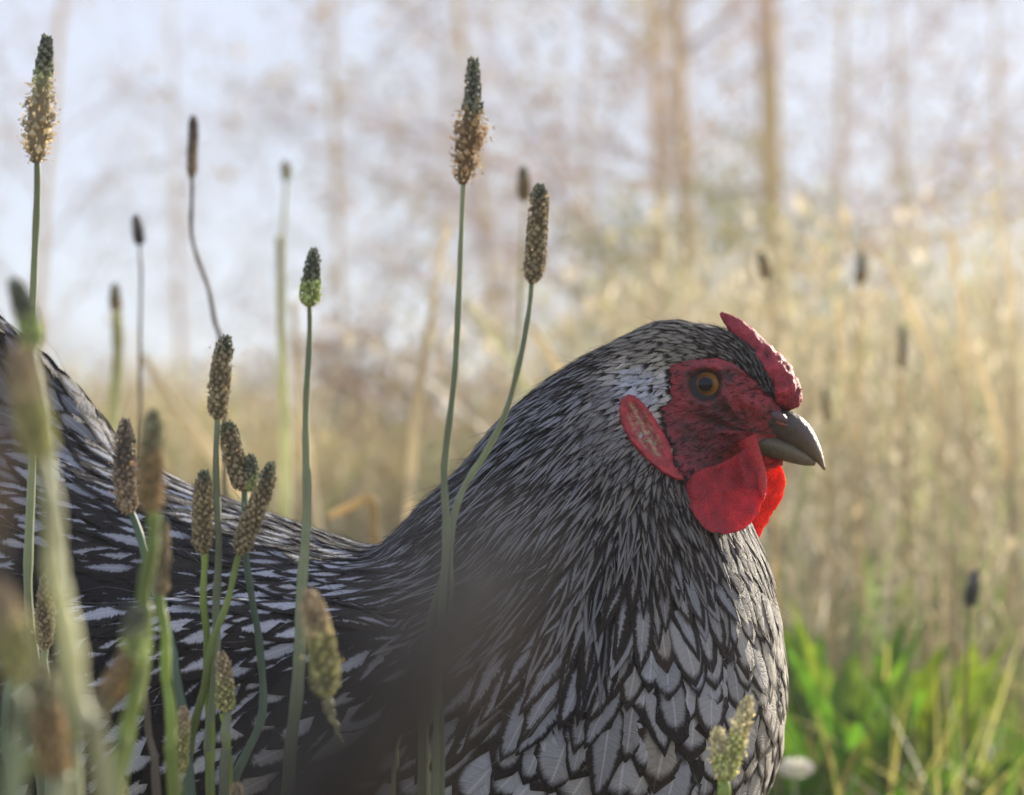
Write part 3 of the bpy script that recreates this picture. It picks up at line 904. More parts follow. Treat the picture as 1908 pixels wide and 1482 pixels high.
cb = np.tile([.34, .035, .05], (len(V), 1)) * (1 + np.clip(bump / .002, -.6, .6))[:, None]
mesh_obj('comb', V, F, M_comb, henroot, True, cb)


def disc_shape(name, outline, off, thick, mat, col, lean=0.0, parent=henroot, nr=22, crease=None):
    """lens-shaped flap filling the outline (px), closed, thickness in metres"""
    O = np.array(outline, float); O = catmull(np.vstack([O, O[:1]]), 97)[:-1]
    O = O + np.stack([np.array([noise.fractal(Vector((q[0] * .06, q[1] * .06, 5.0 + z_)), .7, 2, 3) for q in O]) for z_ in (0, 9)], -1) * 3.2
    c = O.mean(0); n = len(O)
    rs = np.concatenate([np.linspace(0, .8, nr - 8), np.linspace(.84, 1, 8)])
    sides = []
    for sd in (-1, 1):
        pts = []
        for r in rs[1:]:
            for o in O:
                q = c + (o - c) * r
                nzv = noise.fractal(Vector((q[0] * .03, q[1] * .03, off * 100)), .6, 2, 3)
                th = thick * .5 * math.sqrt(max(0, 1 - r ** 6)) * (1 + .0 * nzv)
                bend = lean * ((q[1] - O[:, 1].min()) / np.ptp(O[:, 1])) ** 2 + nzv * .0009
                if crease: bend += crease(q[0], q[1])
                pts.append(np.array(P(q[0], q[1], DC + off + bend + sd * th)))
        q = c; pts.append(np.array(P(q[0], q[1], DC + off + lean * .25 + (crease(q[0], q[1]) if crease else 0) + sd * thick * .5)))
        sides.append(np.array(pts))
    V = np.vstack(sides); per = len(sides[0]); F = []
    for sI in (0, 1):
        b = sI * per
        for k in range(len(rs) - 2):
            for a in range(n):
                a2 = (a + 1) % n
                f = (b + k * n + a, b + k * n + a2, b + (k + 1) * n + a2, b + (k + 1) * n + a)
                F.append(f if sI else f[::-1])
        for a in range(n):
            f = (b + per - 1, b + (a + 1) % n, b + a); F.append(f if sI else f[::-1])
    k = len(rs) - 2
    for a in range(n):
        a2 = (a + 1) % n
        F.append((k * n + a, k * n + a2, per + k * n + a2, per + k * n + a))
    nz = noise_at(V, 150)
    C_ = np.array(col)[None] * (1 + .35 * nz)[:, None]
    me_o = mesh_obj(name, V, F, mat, parent, True, C_)
    return me_o


W1 = [(1386, 838), (1401, 841), (1413, 862), (1421, 893), (1423, 930), (1409, 963), (1386, 986), (1355, 996), (1325, 990), (1299, 970), (1283, 940), (1277, 912), (1285, 890), (1303, 876), (1334, 868), (1358, 856)]
W2 = [(1395, 850), (1425, 856), (1449, 857), (1461, 878), (1462, 905), (1455, 935), (1437, 962), (1422, 985), (1412, 1006), (1400, 1013), (1388, 1003), (1376, 985), (1370, 940), (1380, 890)]
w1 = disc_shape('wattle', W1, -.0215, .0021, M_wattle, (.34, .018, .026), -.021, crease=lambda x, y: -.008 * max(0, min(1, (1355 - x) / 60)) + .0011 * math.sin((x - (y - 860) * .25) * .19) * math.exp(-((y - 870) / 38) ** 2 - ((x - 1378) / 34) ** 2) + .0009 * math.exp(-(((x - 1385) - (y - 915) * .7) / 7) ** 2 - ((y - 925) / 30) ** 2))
w2 = disc_shape('wattle', W2, .0125, .0022, M_wattle, (.60, .055, .026), .002)  # brighter red than the near wattle: backlit glow put into its colour
# fleshy fold that carries the near wattle
V, F = tube(catmull([np.array(HP(1385, 818, -.0115)), np.array(HP(1398, 850, -.0135)), np.array(HP(1408, 890, -.0235)), np.array(HP(1409, 925, -.0300))], 20), np.array([.0038 * (1 - t) ** .6 + .0003 for t in np.linspace(0, 1, 20)]), 12)
mesh_obj('fold', V, F, M_wattle, w1, True, np.tile([.5, .04, .04], (len(V), 1)))

# ear lobes: red rim with a pale creased middle
EAR = [(1164, 729), (1180, 733), (1199, 750), (1218, 776), (1236, 806), (1247, 830), (1250, 860), (1268, 880), (1270, 896), (1250, 895), (1224, 883), (1194, 858), (1164, 824), (1147, 790), (1143, 764), (1149, 741)]
EARIN = [(1166, 748), (1180, 748), (1196, 764), (1212, 792), (1226, 818), (1232, 842), (1226, 856), (1208, 850), (1186, 830), (1170, 804), (1161, 772)]


def ear_h(X, Y):
    ins = inpoly(X, Y, EARIN); D = polydist(X, Y, EARIN)
    return .0040 - np.where(ins, np.clip(D / 9, 0, 1) * .0016, 0) + .0004 * np_noise(X, Y, .1, 2.0) + np.where(ins, .0004 * np.sin((X - Y * .5) * .35 + 3 * np_noise(X, Y, .05, 5.)), 0)


def ear_c(X, Y):
    ins = inpoly(X, Y, EARIN); D = polydist(X, Y, EARIN); f = np.where(ins, np.clip(D / 7, 0, 1), 0)
    n = np.clip(.22 + 1.0 * np_noise(X, Y, .12, 7.0) + .4 * np.sin((X - Y * .5) * .35), 0, 1)
    pale = np.array([.42, .30, .17]) * n[..., None] + np.array([.34, .065, .065]) * (1 - n[..., None])
    red = np.array([.38, .035, .042]) * (1 + .4 * np_noise(X, Y, .06, 1.0))[..., None]
    return red * (1 - f[..., None]) + pale * f[..., None]


side_patch(EAR, 2.2, ear_h, ear_c, M_skin, 'earlobe', henroot, -1, edge=9, sink=.001)
side_patch(EAR, 5, ear_h, ear_c, M_skin, 'earlobe', henroot, 1, edge=9, sink=.001)

# beak
s = NT('horn of the beak')
col_ = s.attr('col', 0); v = s.obj((1, 1, 1)); nz = s.noise(350, 4, v)
s.P(Base_Color=s.mix(1.0, col_, s.n_comb(s.math('MULTIPLY_ADD', nz, .5, .75)), 'MULTIPLY'), Roughness=.46)
s.b.inputs['Subsurface Weight'].default_value = .15; s.b.inputs['Subsurface Radius'].default_value = (1, .6, .4); s.b.inputs['Subsurface Scale'].default_value = .002
gw = s.noise(1.0, 4, s.obj((900, 60, 260)))
s.bump(s.math('ADD', nz, gw), .0005, .8); M_beak = s.m


def loft(name, top, bot, wid, colf, n=40, k=28, sq=1.0):
    A_ = catmull(top, n); B_ = catmull(bot, n); w = np.interp(np.linspace(0, 1, n), np.linspace(0, 1, len(wid)), wid)
    an = np.linspace(0, 2 * np.pi, k, endpoint=False)
    V, C_ = [], []
    for a in range(n):
        m_ = (A_[a] + B_[a]) / 2; h = (A_[a] - B_[a]) / 2
        for t in an:
            ct, st = math.cos(t), math.sin(t)
            cs = math.copysign(abs(ct) ** (.85), ct)
            q = m_ + h * st
            wv = w[a] * cs * (1 - .25 * max(st, 0) ** 2)
            V.append(np.array(HP(q[0], q[1], 0)) + nAF * wv * MM); C_.append(colf(a / (n - 1), st))
    V = np.array(V)
    i = np.arange(n - 1)[:, None] * k; j = np.arange(k)[None]; j2 = (j + 1) % k
    F = np.stack([i + j, i + j2, i + k + j2, i + k + j], -1).reshape(-1, 4)
    F = [tuple(f) for f in F] + [tuple(range((n - 1) * k, n * k))]
    return mesh_obj(name, V, F, M_beak, henroot, True, np.array(C_))


def bc_up(t, st):
    base = np.array([.040, .028, .028]); tip = np.array([.27, .19, .12]); low = np.array([.13, .10, .065])
    c = base * (1 - t ** 2.2) + tip * t ** 2.2
    f = max(0, -st - .35) * .8
    return c * (1 - f) + low * f


def bc_lo(t, st): return np.array([.055, .045, .028]) * (1 - t) + np.array([.20, .16, .10]) * t


loft('upper_beak', [(1408, 752), (1440, 758), (1468, 764), (1492, 776), (1512, 798), (1526, 826), (1534, 852), (1538.5, 876)],
     [(1362, 799), (1388, 801), (1416, 810), (1446, 822), (1474, 834), (1500, 848), (1520, 861), (1534, 876)], [46, 46, 42, 36, 29, 21, 12, 2.5], bc_up)
loft('lower_beak', [(1376, 797), (1400, 798), (1430, 803), (1455, 813), (1480, 826), (1503, 842), (1520, 858)],
     [(1390, 836), (1412, 846), (1434, 853), (1455, 858), (1478, 864), (1500, 868), (1518, 868)], [45, 43.5, 39, 33, 26.5, 18.5, 7], bc_lo)
# nostril hoods and slits
for side in (-1, 1):
    pts = [np.array(HP(px_, py_, side * w_ * MM)) for px_, py_, w_ in ((1428, 768, 38), (1440, 774, 38), (1454, 781, 35), (1466, 786, 31))]
    V, F = tube(catmull(pts, 14), [.0004, .0012, .0017, .0021, .0023, .0024, .0024, .0023, .0022, .002, .0017, .0013, .0008, .0003], 10)
    mesh_obj('nostril_hood', V, F, M_beak, henroot, True, np.tile([.12, .07, .075], (len(V), 1)))
    pts = [np.array(HP(px_, py_, side * w_ * MM)) for px_, py_, w_ in ((1440, 785, 43), (1452, 790, 41), (1463, 793, 38))]
    V, F = tube(catmull(pts, 8), [.0002, .0006, .0007, .0007, .0007, .0006, .0004, .0002], 8)
    mesh_obj('nostril', V, F, M_beak, henroot, True, np.tile([.25, .07, .03], (len(V), 1)))

# bristly small feathers on the face and short hairs
hv, hf, hc, o = [], [], [], 0
tries = 0
while len(hv) < 240 and tries < 9000:
    tries += 1
    x_, y_ = rng.uniform(1225, 1450), rng.uniform(668, 885)
    if not inpoly(x_, y_, FACE) or np.hypot(x_ - EX, y_ - EY) < 44: continue
    dens = .25 + .75 * np.exp(-((x_ - 1290) / 60) ** 2 - ((y_ - 830) / 45) ** 2) + .7 * np.exp(-((x_ - 1345) / 45) ** 2 - ((y_ - 775) / 22) ** 2) + .8 * np.exp(-((x_ - 1385) / 30) ** 2 - ((y_ - 720) / 14) ** 2)
    if rng.random() > dens * .8: continue
    p0 = HP(x_, y_, -.08); hit = bvh.ray_cast(p0, (HP(x_, y_) - p0).normalized())[0]
    if hit is None: continue
    q = np.array(hit) - nAF * (.0016 + .0006)
    an_ = math.atan2(.25, -1) + rng.normal(0, .35); L = rng.uniform(.0018, .0042)
    dv = nAX * math.cos(an_) - nAU * math.sin(an_) * .9 - nAF * .25
    pts = np.array([q, q + dv * L * .5 - nAF * .0002, q + dv * L + nAF * .0003])
    V, F = tube(pts, [.00016, .00012, .00003], 4)
    hv.append(V); hf.append(F + o); o += len(V)
    cc_ = [.03, .025, .025] if rng.random() < .85 else [.16, .12, .11]
    hc.append(np.tile(cc_, (len(V), 1)))
mesh_obj('bristles', np.vstack(hv), np.vstack(hf), M_head, face, True, np.vstack(hc))

# legs (out of frame, under the body)
for off in (-.035, .055):
    a0 = np.array(HP(820, 1560, off)); foot = np.array([a0[0] - .005, a0[1], .006])
    V, F = tube(catmull([a0, (a0 + foot) / 2 + [-.012, 0, .01], foot + [0, 0, .02], foot], 16), np.linspace(.013, .0055, 16), 10)
    parts = [(V, F)]
    for an_ in (-.5, 0, .5, math.pi):
        Lg = .05 if an_ != math.pi else .022
        e_ = foot + np.array([math.cos(an_), math.sin(an_), 0]) * Lg
        parts.append(tube(catmull([foot + [0, 0, .004], (foot + e_) / 2 + [0, 0, .004], e_ - [0, 0, .002]], 8), np.linspace(.0055, .002, 8), 8))
    V, F, _ = join(parts)
    mesh_obj('leg', V, F, M_beak, henroot, True, np.tile([.5, .36, .10], (len(V), 1)))
#==PLANTS
# ------------------------------------------------------------------ ribwort plantains
def seed_head(name, pts, wpx, d, style, parent, dens=1.0, bulge=.45):
    """pts: photo points from the base of the head to its tip; wpx: full width in photo px"""
    C = catmull([np.array(P(p[0], p[1], d)) for p in pts], 30)
    L = np.linalg.norm(np.diff(C, axis=0), axis=1).sum(); mm = d / FPX
    Rm = wpx * mm / 2
    t = np.linspace(0, 1, 30)
    tip, mid, low, fuzz = style['cols']
    prof = np.minimum(1, (t / .10) ** .6 * .9 + .1) * np.where(t < bulge, .92 + .08 * np.sin(t / bulge * np.pi / 2), 1 - style.get('taper', .55) * ((t - bulge) / (1 - bulge)) ** 1.3) * np.clip((1 - t) / .16, 0, 1) ** .62
    if 'prof' in style: prof = np.interp(t, *style['prof'])
    core = Rm * prof * .72
    Vc, Fc = tube(C, np.maximum(core, .00005), 10)
    tt = np.repeat(t, 10)
    cf = lambda q: (np.where(q[:, None] < .5, np.array(low) * (1 - q[:, None] * 2) + np.array(mid) * q[:, None] * 2, np.array(mid) * (2 - 2 * q[:, None]) + np.array(tip) * (2 * q[:, None] - 1)))
    split = style.get('split', .6)
    def colour(q):
        q = np.clip((q - split) / .25 + .5, 0, 1); return cf(q)
    Cc = colour(tt) * .5
    # bracts in spirals
    per = 2 * Rm * .30
    n = int(min(620, max(60, (L / per) * (2 * np.pi * Rm * .72 / per) * 1.5 * dens)))
    k = np.arange(n); q = (k + .5) / n * .985; az = k * 2.39996 + rng.normal(0, .12, n)
    T, A, B = frames(C)
    f = q * 29; i = np.minimum(f.astype(int), 28); fr = (f - i)[:, None]
    lerp = lambda M: M[i] * (1 - fr) + M[i + 1] * fr
    cc, TT, AA, BB = lerp(C), lerp(T), lerp(A), lerp(B)
    TT /= np.linalg.norm(TT, axis=1)[:, None]
    rad = np.cos(az)[:, None] * AA + np.sin(az)[:, None] * BB
    rr = (core[i] * (1 - fr[:, 0]) + core[i + 1] * fr[:, 0])[:, None]
    sz = per * (.55 + .45 * (rr[:, 0] / (Rm * .72)))
    side = np.cross(TT, rad)
    fz = (rng.random(n) < style.get('fuzz', .2)) & (q < style.get('fuzz_top', .62))
    lum = .75 + .5 * np.abs(np.sin(q * 19 + az * 1.0)) * rng.uniform(.6, 1.3, n)
    out = lum * np.where(fz, rng.uniform(1.0, 2.0, n), rng.uniform(.7, 1.1, n))
    up = np.where(fz, rng.uniform(-.4, .9, n), rng.uniform(.9, 1.3, n))
    base = cc + rad * rr * .9 - TT * sz[:, None] * .3
    tipp = cc + rad * (rr + (sz * out * .62)[:, None]) + TT * (sz * up * .75)[:, None]
    midp = cc + rad * (rr + (sz * .46)[:, None]) + TT * (sz * .1)[:, None]
    wv = side * (sz * np.where(fz, .13, .5))[:, None]
    inn = cc + rad * rr * .8 + TT * (sz * .5)[:, None]
    V = np.stack([base, midp + wv, tipp, midp - wv, midp + rad * (sz * .18)[:, None], inn], 1).reshape(-1, 3)
    # stray anthers standing off the head, as small grains
    na = int(n * style.get('fuzz', .2) * 1.1); ka = rng.integers(0, n, na); ka = ka[(q[ka] < style.get('fuzz_top', .62))]
    pa = cc[ka] + rad[ka] * (rr[ka] + (sz[ka] * rng.uniform(.5, 1.25, len(ka)))[:, None]) + TT[ka] * (sz[ka] * rng.uniform(-.5, .9, len(ka)))[:, None] + rng.normal(0, .15, (len(ka), 3)) * sz[ka][:, None]
    oc = np.array([[1, 0, 0], [0, 1, 0], [-1, 0, 0], [0, -1, 0], [0, 0, 1.3], [0, 0, -1.3]], float)
    Va = (pa[:, None] + oc[None] * (sz[ka] * rng.uniform(.10, .2, len(ka)))[:, None, None]).reshape(-1, 3)
    oF = np.array([[0, 1, 4], [1, 2, 4], [2, 3, 4], [3, 0, 4], [1, 0, 5], [2, 1, 5], [3, 2, 5], [0, 3, 5]])
    Fa = (oF[None] + (np.arange(len(ka)) * 6)[:, None, None]).reshape(-1, 3)
    ca = np.repeat(np.array(fuzz)[None] * rng.uniform(.8, 1.5, (len(ka), 1)), 6, axis=0)
    b = (k * 6)[:, None]
    F = np.stack([np.array([0, 1, 4, 4]), np.array([1, 2, 4, 4]), np.array([2, 3, 4, 4]), np.array([3, 0, 4, 4]), np.array([1, 5, 2, 2]), np.array([3, 2, 5, 5])])
    F3 = (b[:, :, None] + F[None, :, :3]).reshape(-1, 3)
    cb = colour(q + rng.normal(0, .05, n)) * rng.uniform(.6, 1.3, (n, 1))
    cb[fz] = np.array(fuzz) * rng.uniform(.7, 1.2, (fz.sum(), 1))
    Vall = np.vstack([Vc, V, Va]); cols = np.vstack([Cc, np.repeat(cb, 6, axis=0), ca]) * style.get('k', 2.2)
    F3a = np.vstack([Fc[:, [0, 1, 2]], Fc[:, [0, 2, 3]], F3 + len(Vc), Fa + len(Vc) + len(V)])
    return mesh_obj(name, Vall, F3a, M_head, parent, False, cols)


DG, PG, TAN, BR, CREAM, GREY = (.115, .12, .09), (.30, .32, .19), (.32, .27, .18), (.17, .105, .06), (.58, .52, .32), (.16, .15, .11)
ST = {
    'tall': dict(cols=(DG, PG, TAN, (.42, .36, .24)), fuzz=.6, split=.6, prof=([0, .06, .15, .3, .42, .55, .66, .8, .93, 1], [.3, .62, .85, 1, .92, .62, .45, .38, .26, .08])),
    'brown': dict(cols=(DG, (.17, .15, .09), (.24, .17, .10), (.34, .27, .18)), fuzz=.6, split=.6, prof=([0, .06, .15, .28, .45, .6, .7, .85, .95, 1], [.3, .6, .66, .72, 1, .72, .45, .36, .25, .08])),
    'even': dict(cols=((.09, .10, .07), (.19, .16, .105), (.21, .175, .11), (.36, .30, .20)), fuzz=.12, split=.8, taper=.3, fuzz_top=.9),
    'green': dict(cols=((.115, .125, .09), (.18, .19, .12), (.26, .30, .13), (.4, .42, .25)), fuzz=.15, split=.5, taper=.5, fuzz_top=.4),
    'cream': dict(k=1.7, cols=((.50, .46, .30), (.55, .50, .32), (.40, .42, .18), (.7, .65, .45)), fuzz=.25, split=.6, taper=.35, fuzz_top=.95),
    'pale': dict(k=1.7, cols=((.36, .29, .19), (.46, .40, .24), (.34, .33, .15), CREAM), fuzz=.05, split=.6, taper=.35),
    'tan': dict(k=1.6, cols=((.26, .25, .16), (.34, .27, .16), (.32, .24, .13), (.45, .32, .18)), fuzz=.12, split=.6, taper=.4),
    'dark': dict(k=2.8, cols=((.12, .11, .10), (.10, .09, .08), (.065, .057, .05), (.15, .12, .1)), fuzz=.1, split=.5, taper=.5),
    'umber': dict(cols=((.13, .11, .09), (.20, .155, .115), (.23, .18, .125), (.32, .24, .16)), fuzz=.15, split=.5, taper=.25, fuzz_top=.95),
}
SC = {'g': (.34, .38, .24), 'b': (.20, .28, .20), 'y': (.38, .48, .14), 'p': (.60, .60, .38), 't': (.62, .50, .29), 'd': (.20, .17, .13), 'v': (.30, .37, .13), 'k': (.08, .066, .056), 'c': (.80, .70, .50)}


def stalk(pts, w0, w1, d, col, parent, d_end=None, to_ground=True, mat=None):
    """pts: photo points from the head downwards, widths in px at top and bottom of them"""
    n = len(pts); mm = d / FPX
    dd = np.linspace(d, d if d_end is None else d_end, n)
    w0 *= 1.2; w1 *= 1.2
    W = [np.array(P(p[0], p[1], q)) for p, q in zip(pts, dd)]
    m = 14 * n
    if to_ground:
        e = W[-1]; dirv = W[-1] - W[-2]; dirv /= np.linalg.norm(dirv)
        dirv[2] = min(dirv[2], -.5)
        W.append(np.array([e[0] + dirv[0] * e[2] * .35, e[1] + .005, e[2] * .45])); W.append(np.array([e[0] + dirv[0] * e[2] * .5, e[1] + .008, -.01]))
    C = catmull(W, m); t = np.linspace(0, 1, m)
    rad = np.interp(t, [0, (n - 1) / (len(W) - 1), 1], [w0 * mm / 2, w1 * mm / 2, w1 * mm / 2 * 1.1]) * (1 + .07 * np.sin(t * 37 + pts[0][0]) + .05 * np.sin(t * 91) + .015 * rng.normal(0, 1, m))
    C = C + np.stack([np.sin(t * 23 + pts[0][1]), np.cos(t * 17), t * 0], -1) * .0004
    V, F = tube(C, rad, 10)
    a = np.arange(len(V)) % 10; rad_f = 1 - .10 * (a % 2)     # fine ribs along the stalk
    ctr = np.repeat(C, 10, axis=0); V = ctr + (V - ctr) * rad_f[:, None]
    tt = np.repeat(t, 10)[:, None]
    c = np.array(col) * (1 + .25 * np.sin(tt * 9 + pts[0][0])) * (1 - .12 * (a % 2))[:, None]
    return mesh_obj('stem', V, F, mat or (M_straw if d > 1.2 else M_stalk), parent, True, c)


GP = 'ribwort plantains in front of and around the hen'


def plantain(label, head, wpx, d, style, stem=None, w0=9, w1=13, scol='g', d_end=None, group=GP, dens=1.0, bulge=.45, extra=None, ground=True):
    st = stem or [head[0], (head[0][0] + 3, head[0][1] + 300), (head[0][0] - 5, max(head[0][1] + 700, 1500))]
    foot = P(st[-1][0], st[-1][1], d); r = empty('plantain', (foot.x, foot.y, 0))
    tag(r, label, 'plantain', group)
    stalk(st, w0, w1, d, SC[scol], r, d_end, ground)
    seed_head('seed_head', head, wpx, d, ST[style], r, dens, bulge)
    for (h2, w2, s2, st2, sw) in (extra or []):
        seed_head('seed_head', h2, w2, d, ST[s2], r)
        if st2: stalk(st2, sw, sw, d, SC[scol], r, None, False)
    return r


plantain('tall green tipped plantain with fuzzy tan seed head, highest one at the left edge', [(68, 304), (72, 220), (82, 130), (88, 68)], 58, .925, 'tall',
         [(68, 302), (66, 430), (63, 620), (58, 800), (54, 1000), (55, 1130), (64, 1250), (72, 1400), (80, 1500)], 11, 18, 'g', bulge=.35)
plantain('tallest plantain in front of the neck of the hen, with a ragged brown seed head', [(862, 344), (872, 270), (880, 200), (882, 108)], 58, .90, 'brown',
         [(863, 342), (860, 480), (848, 660), (836, 800), (829, 900), (829, 1000), (823, 1150), (817, 1300), (811, 1500)], 8, 17, 'g', bulge=.48)
plantain('plantain with an even cylindrical brown head, leaning over the nape of the hen', [(991, 531), (998, 470), (1003, 400), (1006, 343)], 40, .905, 'even',
         [(990, 528), (982, 590), (968, 680), (945, 765), (905, 840), (868, 900), (848, 960), (836, 1030), (812, 1110), (794, 1190), (790, 1300), (785, 1500)], 8, 14, 'g')
plantain('plantain with a small pointed green head, over the low back of the hen', [(577, 573), (578, 540), (581, 510), (585, 462)], 38, .90, 'green',
         [(576, 572), (573, 700), (571, 850), (568, 1000), (561, 1150), (551, 1290), (535, 1500)], 8, 23, 'g', bulge=.25)
plantain('plantain with an upright grey brown head, just above the drooping dark one', [(405, 784), (408, 730), (413, 680), (422, 625)], 40, .91, 'even',
         [(405, 782), (404, 900), (405, 1050), (404, 1150), (399, 1250), (391, 1380), (388, 1500)], 10, 17, 'g')
plantain('dark head leaning right on a bluish S-curved stem, a small green bud at its foot', [(455, 916), (445, 880), (432, 830), (424, 786)], 40, .915, 'even',
         [(455, 914), (459, 1030), (468, 1120), (484, 1200), (490, 1270), (484, 1340), (462, 1400), (437, 1450), (420, 1500)], 10, 16, 'b',
         extra=[([(463, 916), (468, 890), (467, 846)], 30, 'green', None, 0)])
plantain('brown head leaning to the upper right, over the bend of the bluish stem', [(446, 1036), (462, 985), (485, 930), (507, 860)], 38, .905, 'even',
         [(446, 1034), (432, 1090), (412, 1150), (396, 1200), (380, 1270), (366, 1340), (352, 1410), (338, 1500)], 10, 15, 'v')
plantain('straight upright head with grey green tip, left of the leaning brown head', [(378, 1034), (377, 985), (377, 930), (381, 876)], 37, .91, 'even',
         [(379, 1032), (381, 1120), (384, 1200), (388, 1290), (392, 1380), (393, 1500)], 11, 15, 'y')
plantain('reddish brown head with a paler crumbling lower part, above the cushion of the hen', [(243, 958), (234, 915), (232, 860), (234, 779)], 40, .90, 'umber',
         [(244, 955), (262, 1010), (285, 1080), (306, 1160), (325, 1230), (338, 1310), (348, 1400), (357, 1500)], 12, 17, 'b', bulge=.7)
plantain('large blurred tan head on a bright green stem, right of the reddish brown one', [(285, 958), (280, 900), (283, 830), (287, 762)], 50, .70, 'tan',
         [(286, 955), (278, 1040), (270, 1110), (268, 1160), (262, 1260), (242, 1350), (222, 1430), (208, 1500)], 22, 27, 'v')
plantain('blurred brown head half hidden behind the large tan head and its green stem', [(300, 1112), (301, 1060), (302, 1010), (303, 962)], 30, .78, 'even',
         [(300, 1110), (306, 1190), (313, 1280), (318, 1380), (322, 1500)], 15, 20, 'y')
plantain('pale pointed head hanging beside a stem at the shoulder of the hen, blurred', [(604, 1300), (603, 1235), (590, 1165), (574, 1098)], 54, .76, 'pale',
         [(606, 1300), (614, 1325), (624, 1350), (637, 1390)], 18, 4, 'p', ground=False, bulge=.35)
plantain('stubby green head with a lit cream edge, low among the crowded stems', [(421, 1328), (420, 1300), (418, 1260), (412, 1214)], 34, .90, 'pale',
         [(421, 1326), (420, 1380), (418, 1500)], 13, 17, 'g', bulge=.3)
plantain('pale tan head rising low between two green stems near the bottom', [(337, 1442), (339, 1400), (342, 1350), (341, 1316)], 26, .88, 'pale',
         [(336, 1440), (328, 1475), (322, 1520)], 15, 17, 'p')
plantain('thin reddish brown head low before the shoulder of the hen, on a pale stem', [(798, 1356), (800, 1320), (801, 1280), (796, 1250)], 17, .91, 'umber',
         [(797, 1354), (796, 1420), (795, 1520)], 9, 11, 'p')
plantain('grey brown ribbed head behind the left stems, in front of the wing', [(84, 1212), (84, 1160), (86, 1110), (92, 1058)], 34, .915, 'even',
         [(84, 1210), (86, 1300), (90, 1500)], 12, 14, 'g')
plantain('dark green blurred head with a tan shoulder, in front of the tail of the hen', [(62, 655), (55, 610), (42, 565), (22, 518)], 44, .66, 'green',
         [(62, 652), (72, 720), (88, 800), (98, 900), (106, 1040), (116, 1150), (124, 1260), (132, 1380), (140, 1500)], 18, 26, 'g')
plantain('big soft blurred tan and green head, below the dark green one by the tail', [(78, 862), (66, 800), (50, 720), (34, 640)], 62, .52, 'pale',
         [(80, 860), (96, 980), (110, 1100), (132, 1220), (160, 1350), (200, 1500)], 30, 38, 'p')
plantain('very blurred pale green head cut by the left edge of the picture', [(34, 1275), (28, 1210), (14, 1150), (-6, 1085)], 66, .50, 'pale',
         [(34, 1272), (30, 1340), (22, 1500)], 30, 34, 'g')
plantain('large rusty tan head low at the left edge, tilted to the right', [(106, 1452), (98, 1390), (84, 1310), (72, 1226)], 62, .60, 'tan',
         [(106, 1450), (112, 1490), (116, 1540)], 26, 30, 'p')
plantain('blurred head bent downwards to the left, green above and tan along its right side', [(262, 1236), (248, 1180), (262, 1130)], 44, .64, 'green',
         [(262, 1234), (250, 1300), (232, 1380), (214, 1500)], 24, 26, 'v', extra=[([(248, 1210), (222, 1260), (196, 1300), (172, 1345)], 44, 'tan', None, 0)])
plantain('small tan tip peeping over the bottom edge, left of the crowded stems', [(228, 1530), (228, 1490), (222, 1444)], 28, .84, 'pale', [(228, 1528), (230, 1600)], 14, 14, 'g')
plantain('small pale tip at the bottom edge below the S-curved bluish stem', [(442, 1530), (440, 1495), (439, 1458)], 28, .86, 'pale', [(442, 1528), (443, 1600)], 14, 14, 'g')
plantain('cream lit forked pair of heads before the breast of the hen', [(1350, 1458), (1364, 1410), (1382, 1350), (1397, 1296)], 36, .87, 'cream',
         [(1350, 1456), (1348, 1480), (1346, 1540)], 17, 20, 'y', extra=[([(1350, 1456), (1342, 1410), (1336, 1354)], 34, 'cream', None, 0)])
# stalks without a head in view
GSt = 'bare stalks among the plantains'


def bare(label, pts, w0, w1, d, col, name='grass_stalk', group=GSt, d_end=None):
    foot = P(pts[-1][0], pts[-1][1], d); r = empty(name, (foot.x, foot.y, 0)); tag(r, label, 'stalk', group)
    stalk(pts, w0, w1, d, SC[col], r, d_end); return r


bare('pale straight stalk between the two left stems, low in front of the wing', [(112, 1090), (118, 1200), (124, 1340), (140, 1500)], 16, 30, .68, 'p')
bare('thin purplish stalk below the bent blurred head', [(268, 1235), (272, 1320), (284, 1400), (296, 1500)], 8, 14, .86, 'd')
bare('green stalk running close beside the straight upright head', [(416, 1330), (424, 1400), (426, 1500)], 9, 12, .9, 'y')
bare('curved bluish blade at the bottom left corner', [(20, 1260), (6, 1330), (12, 1420), (26, 1500)], 9, 14, .8, 'b')
bare('slanting green blade crossing the bottom left corner', [(165, 1320), (120, 1390), (60, 1440), (10, 1500)], 10, 16, .62, 'v')
bare('faint thin stalk left of the thin reddish brown head', [(748, 1372), (740, 1430), (730, 1500)], 4, 9, .86, 'p')
bare('second slim stem close left of the tallest plantain by the neck', [(836, 1000), (842, 1080), (826, 1200), (822, 1500)], 6, 9, .9, 'g')
# very near, strongly blurred
r = plantain('very large brown blurred head close to the lens, over the shoulder of the hen', [(690, 1430), (780, 1280), (870, 1130), (960, 1010)], 250, .155, 'dark',
             [(692, 1426), (640, 1500), (560, 1620), (420, 1800)], 190, 160, 'k', bulge=.4)
plantain('second brown blur close to the lens at the left edge beside the tail', [(-30, 1000), (-26, 850), (-20, 640)], 60, .27, 'umber', [(-30, 998), (-40, 1200), (-50, 1500)], 22, 24, 'd')

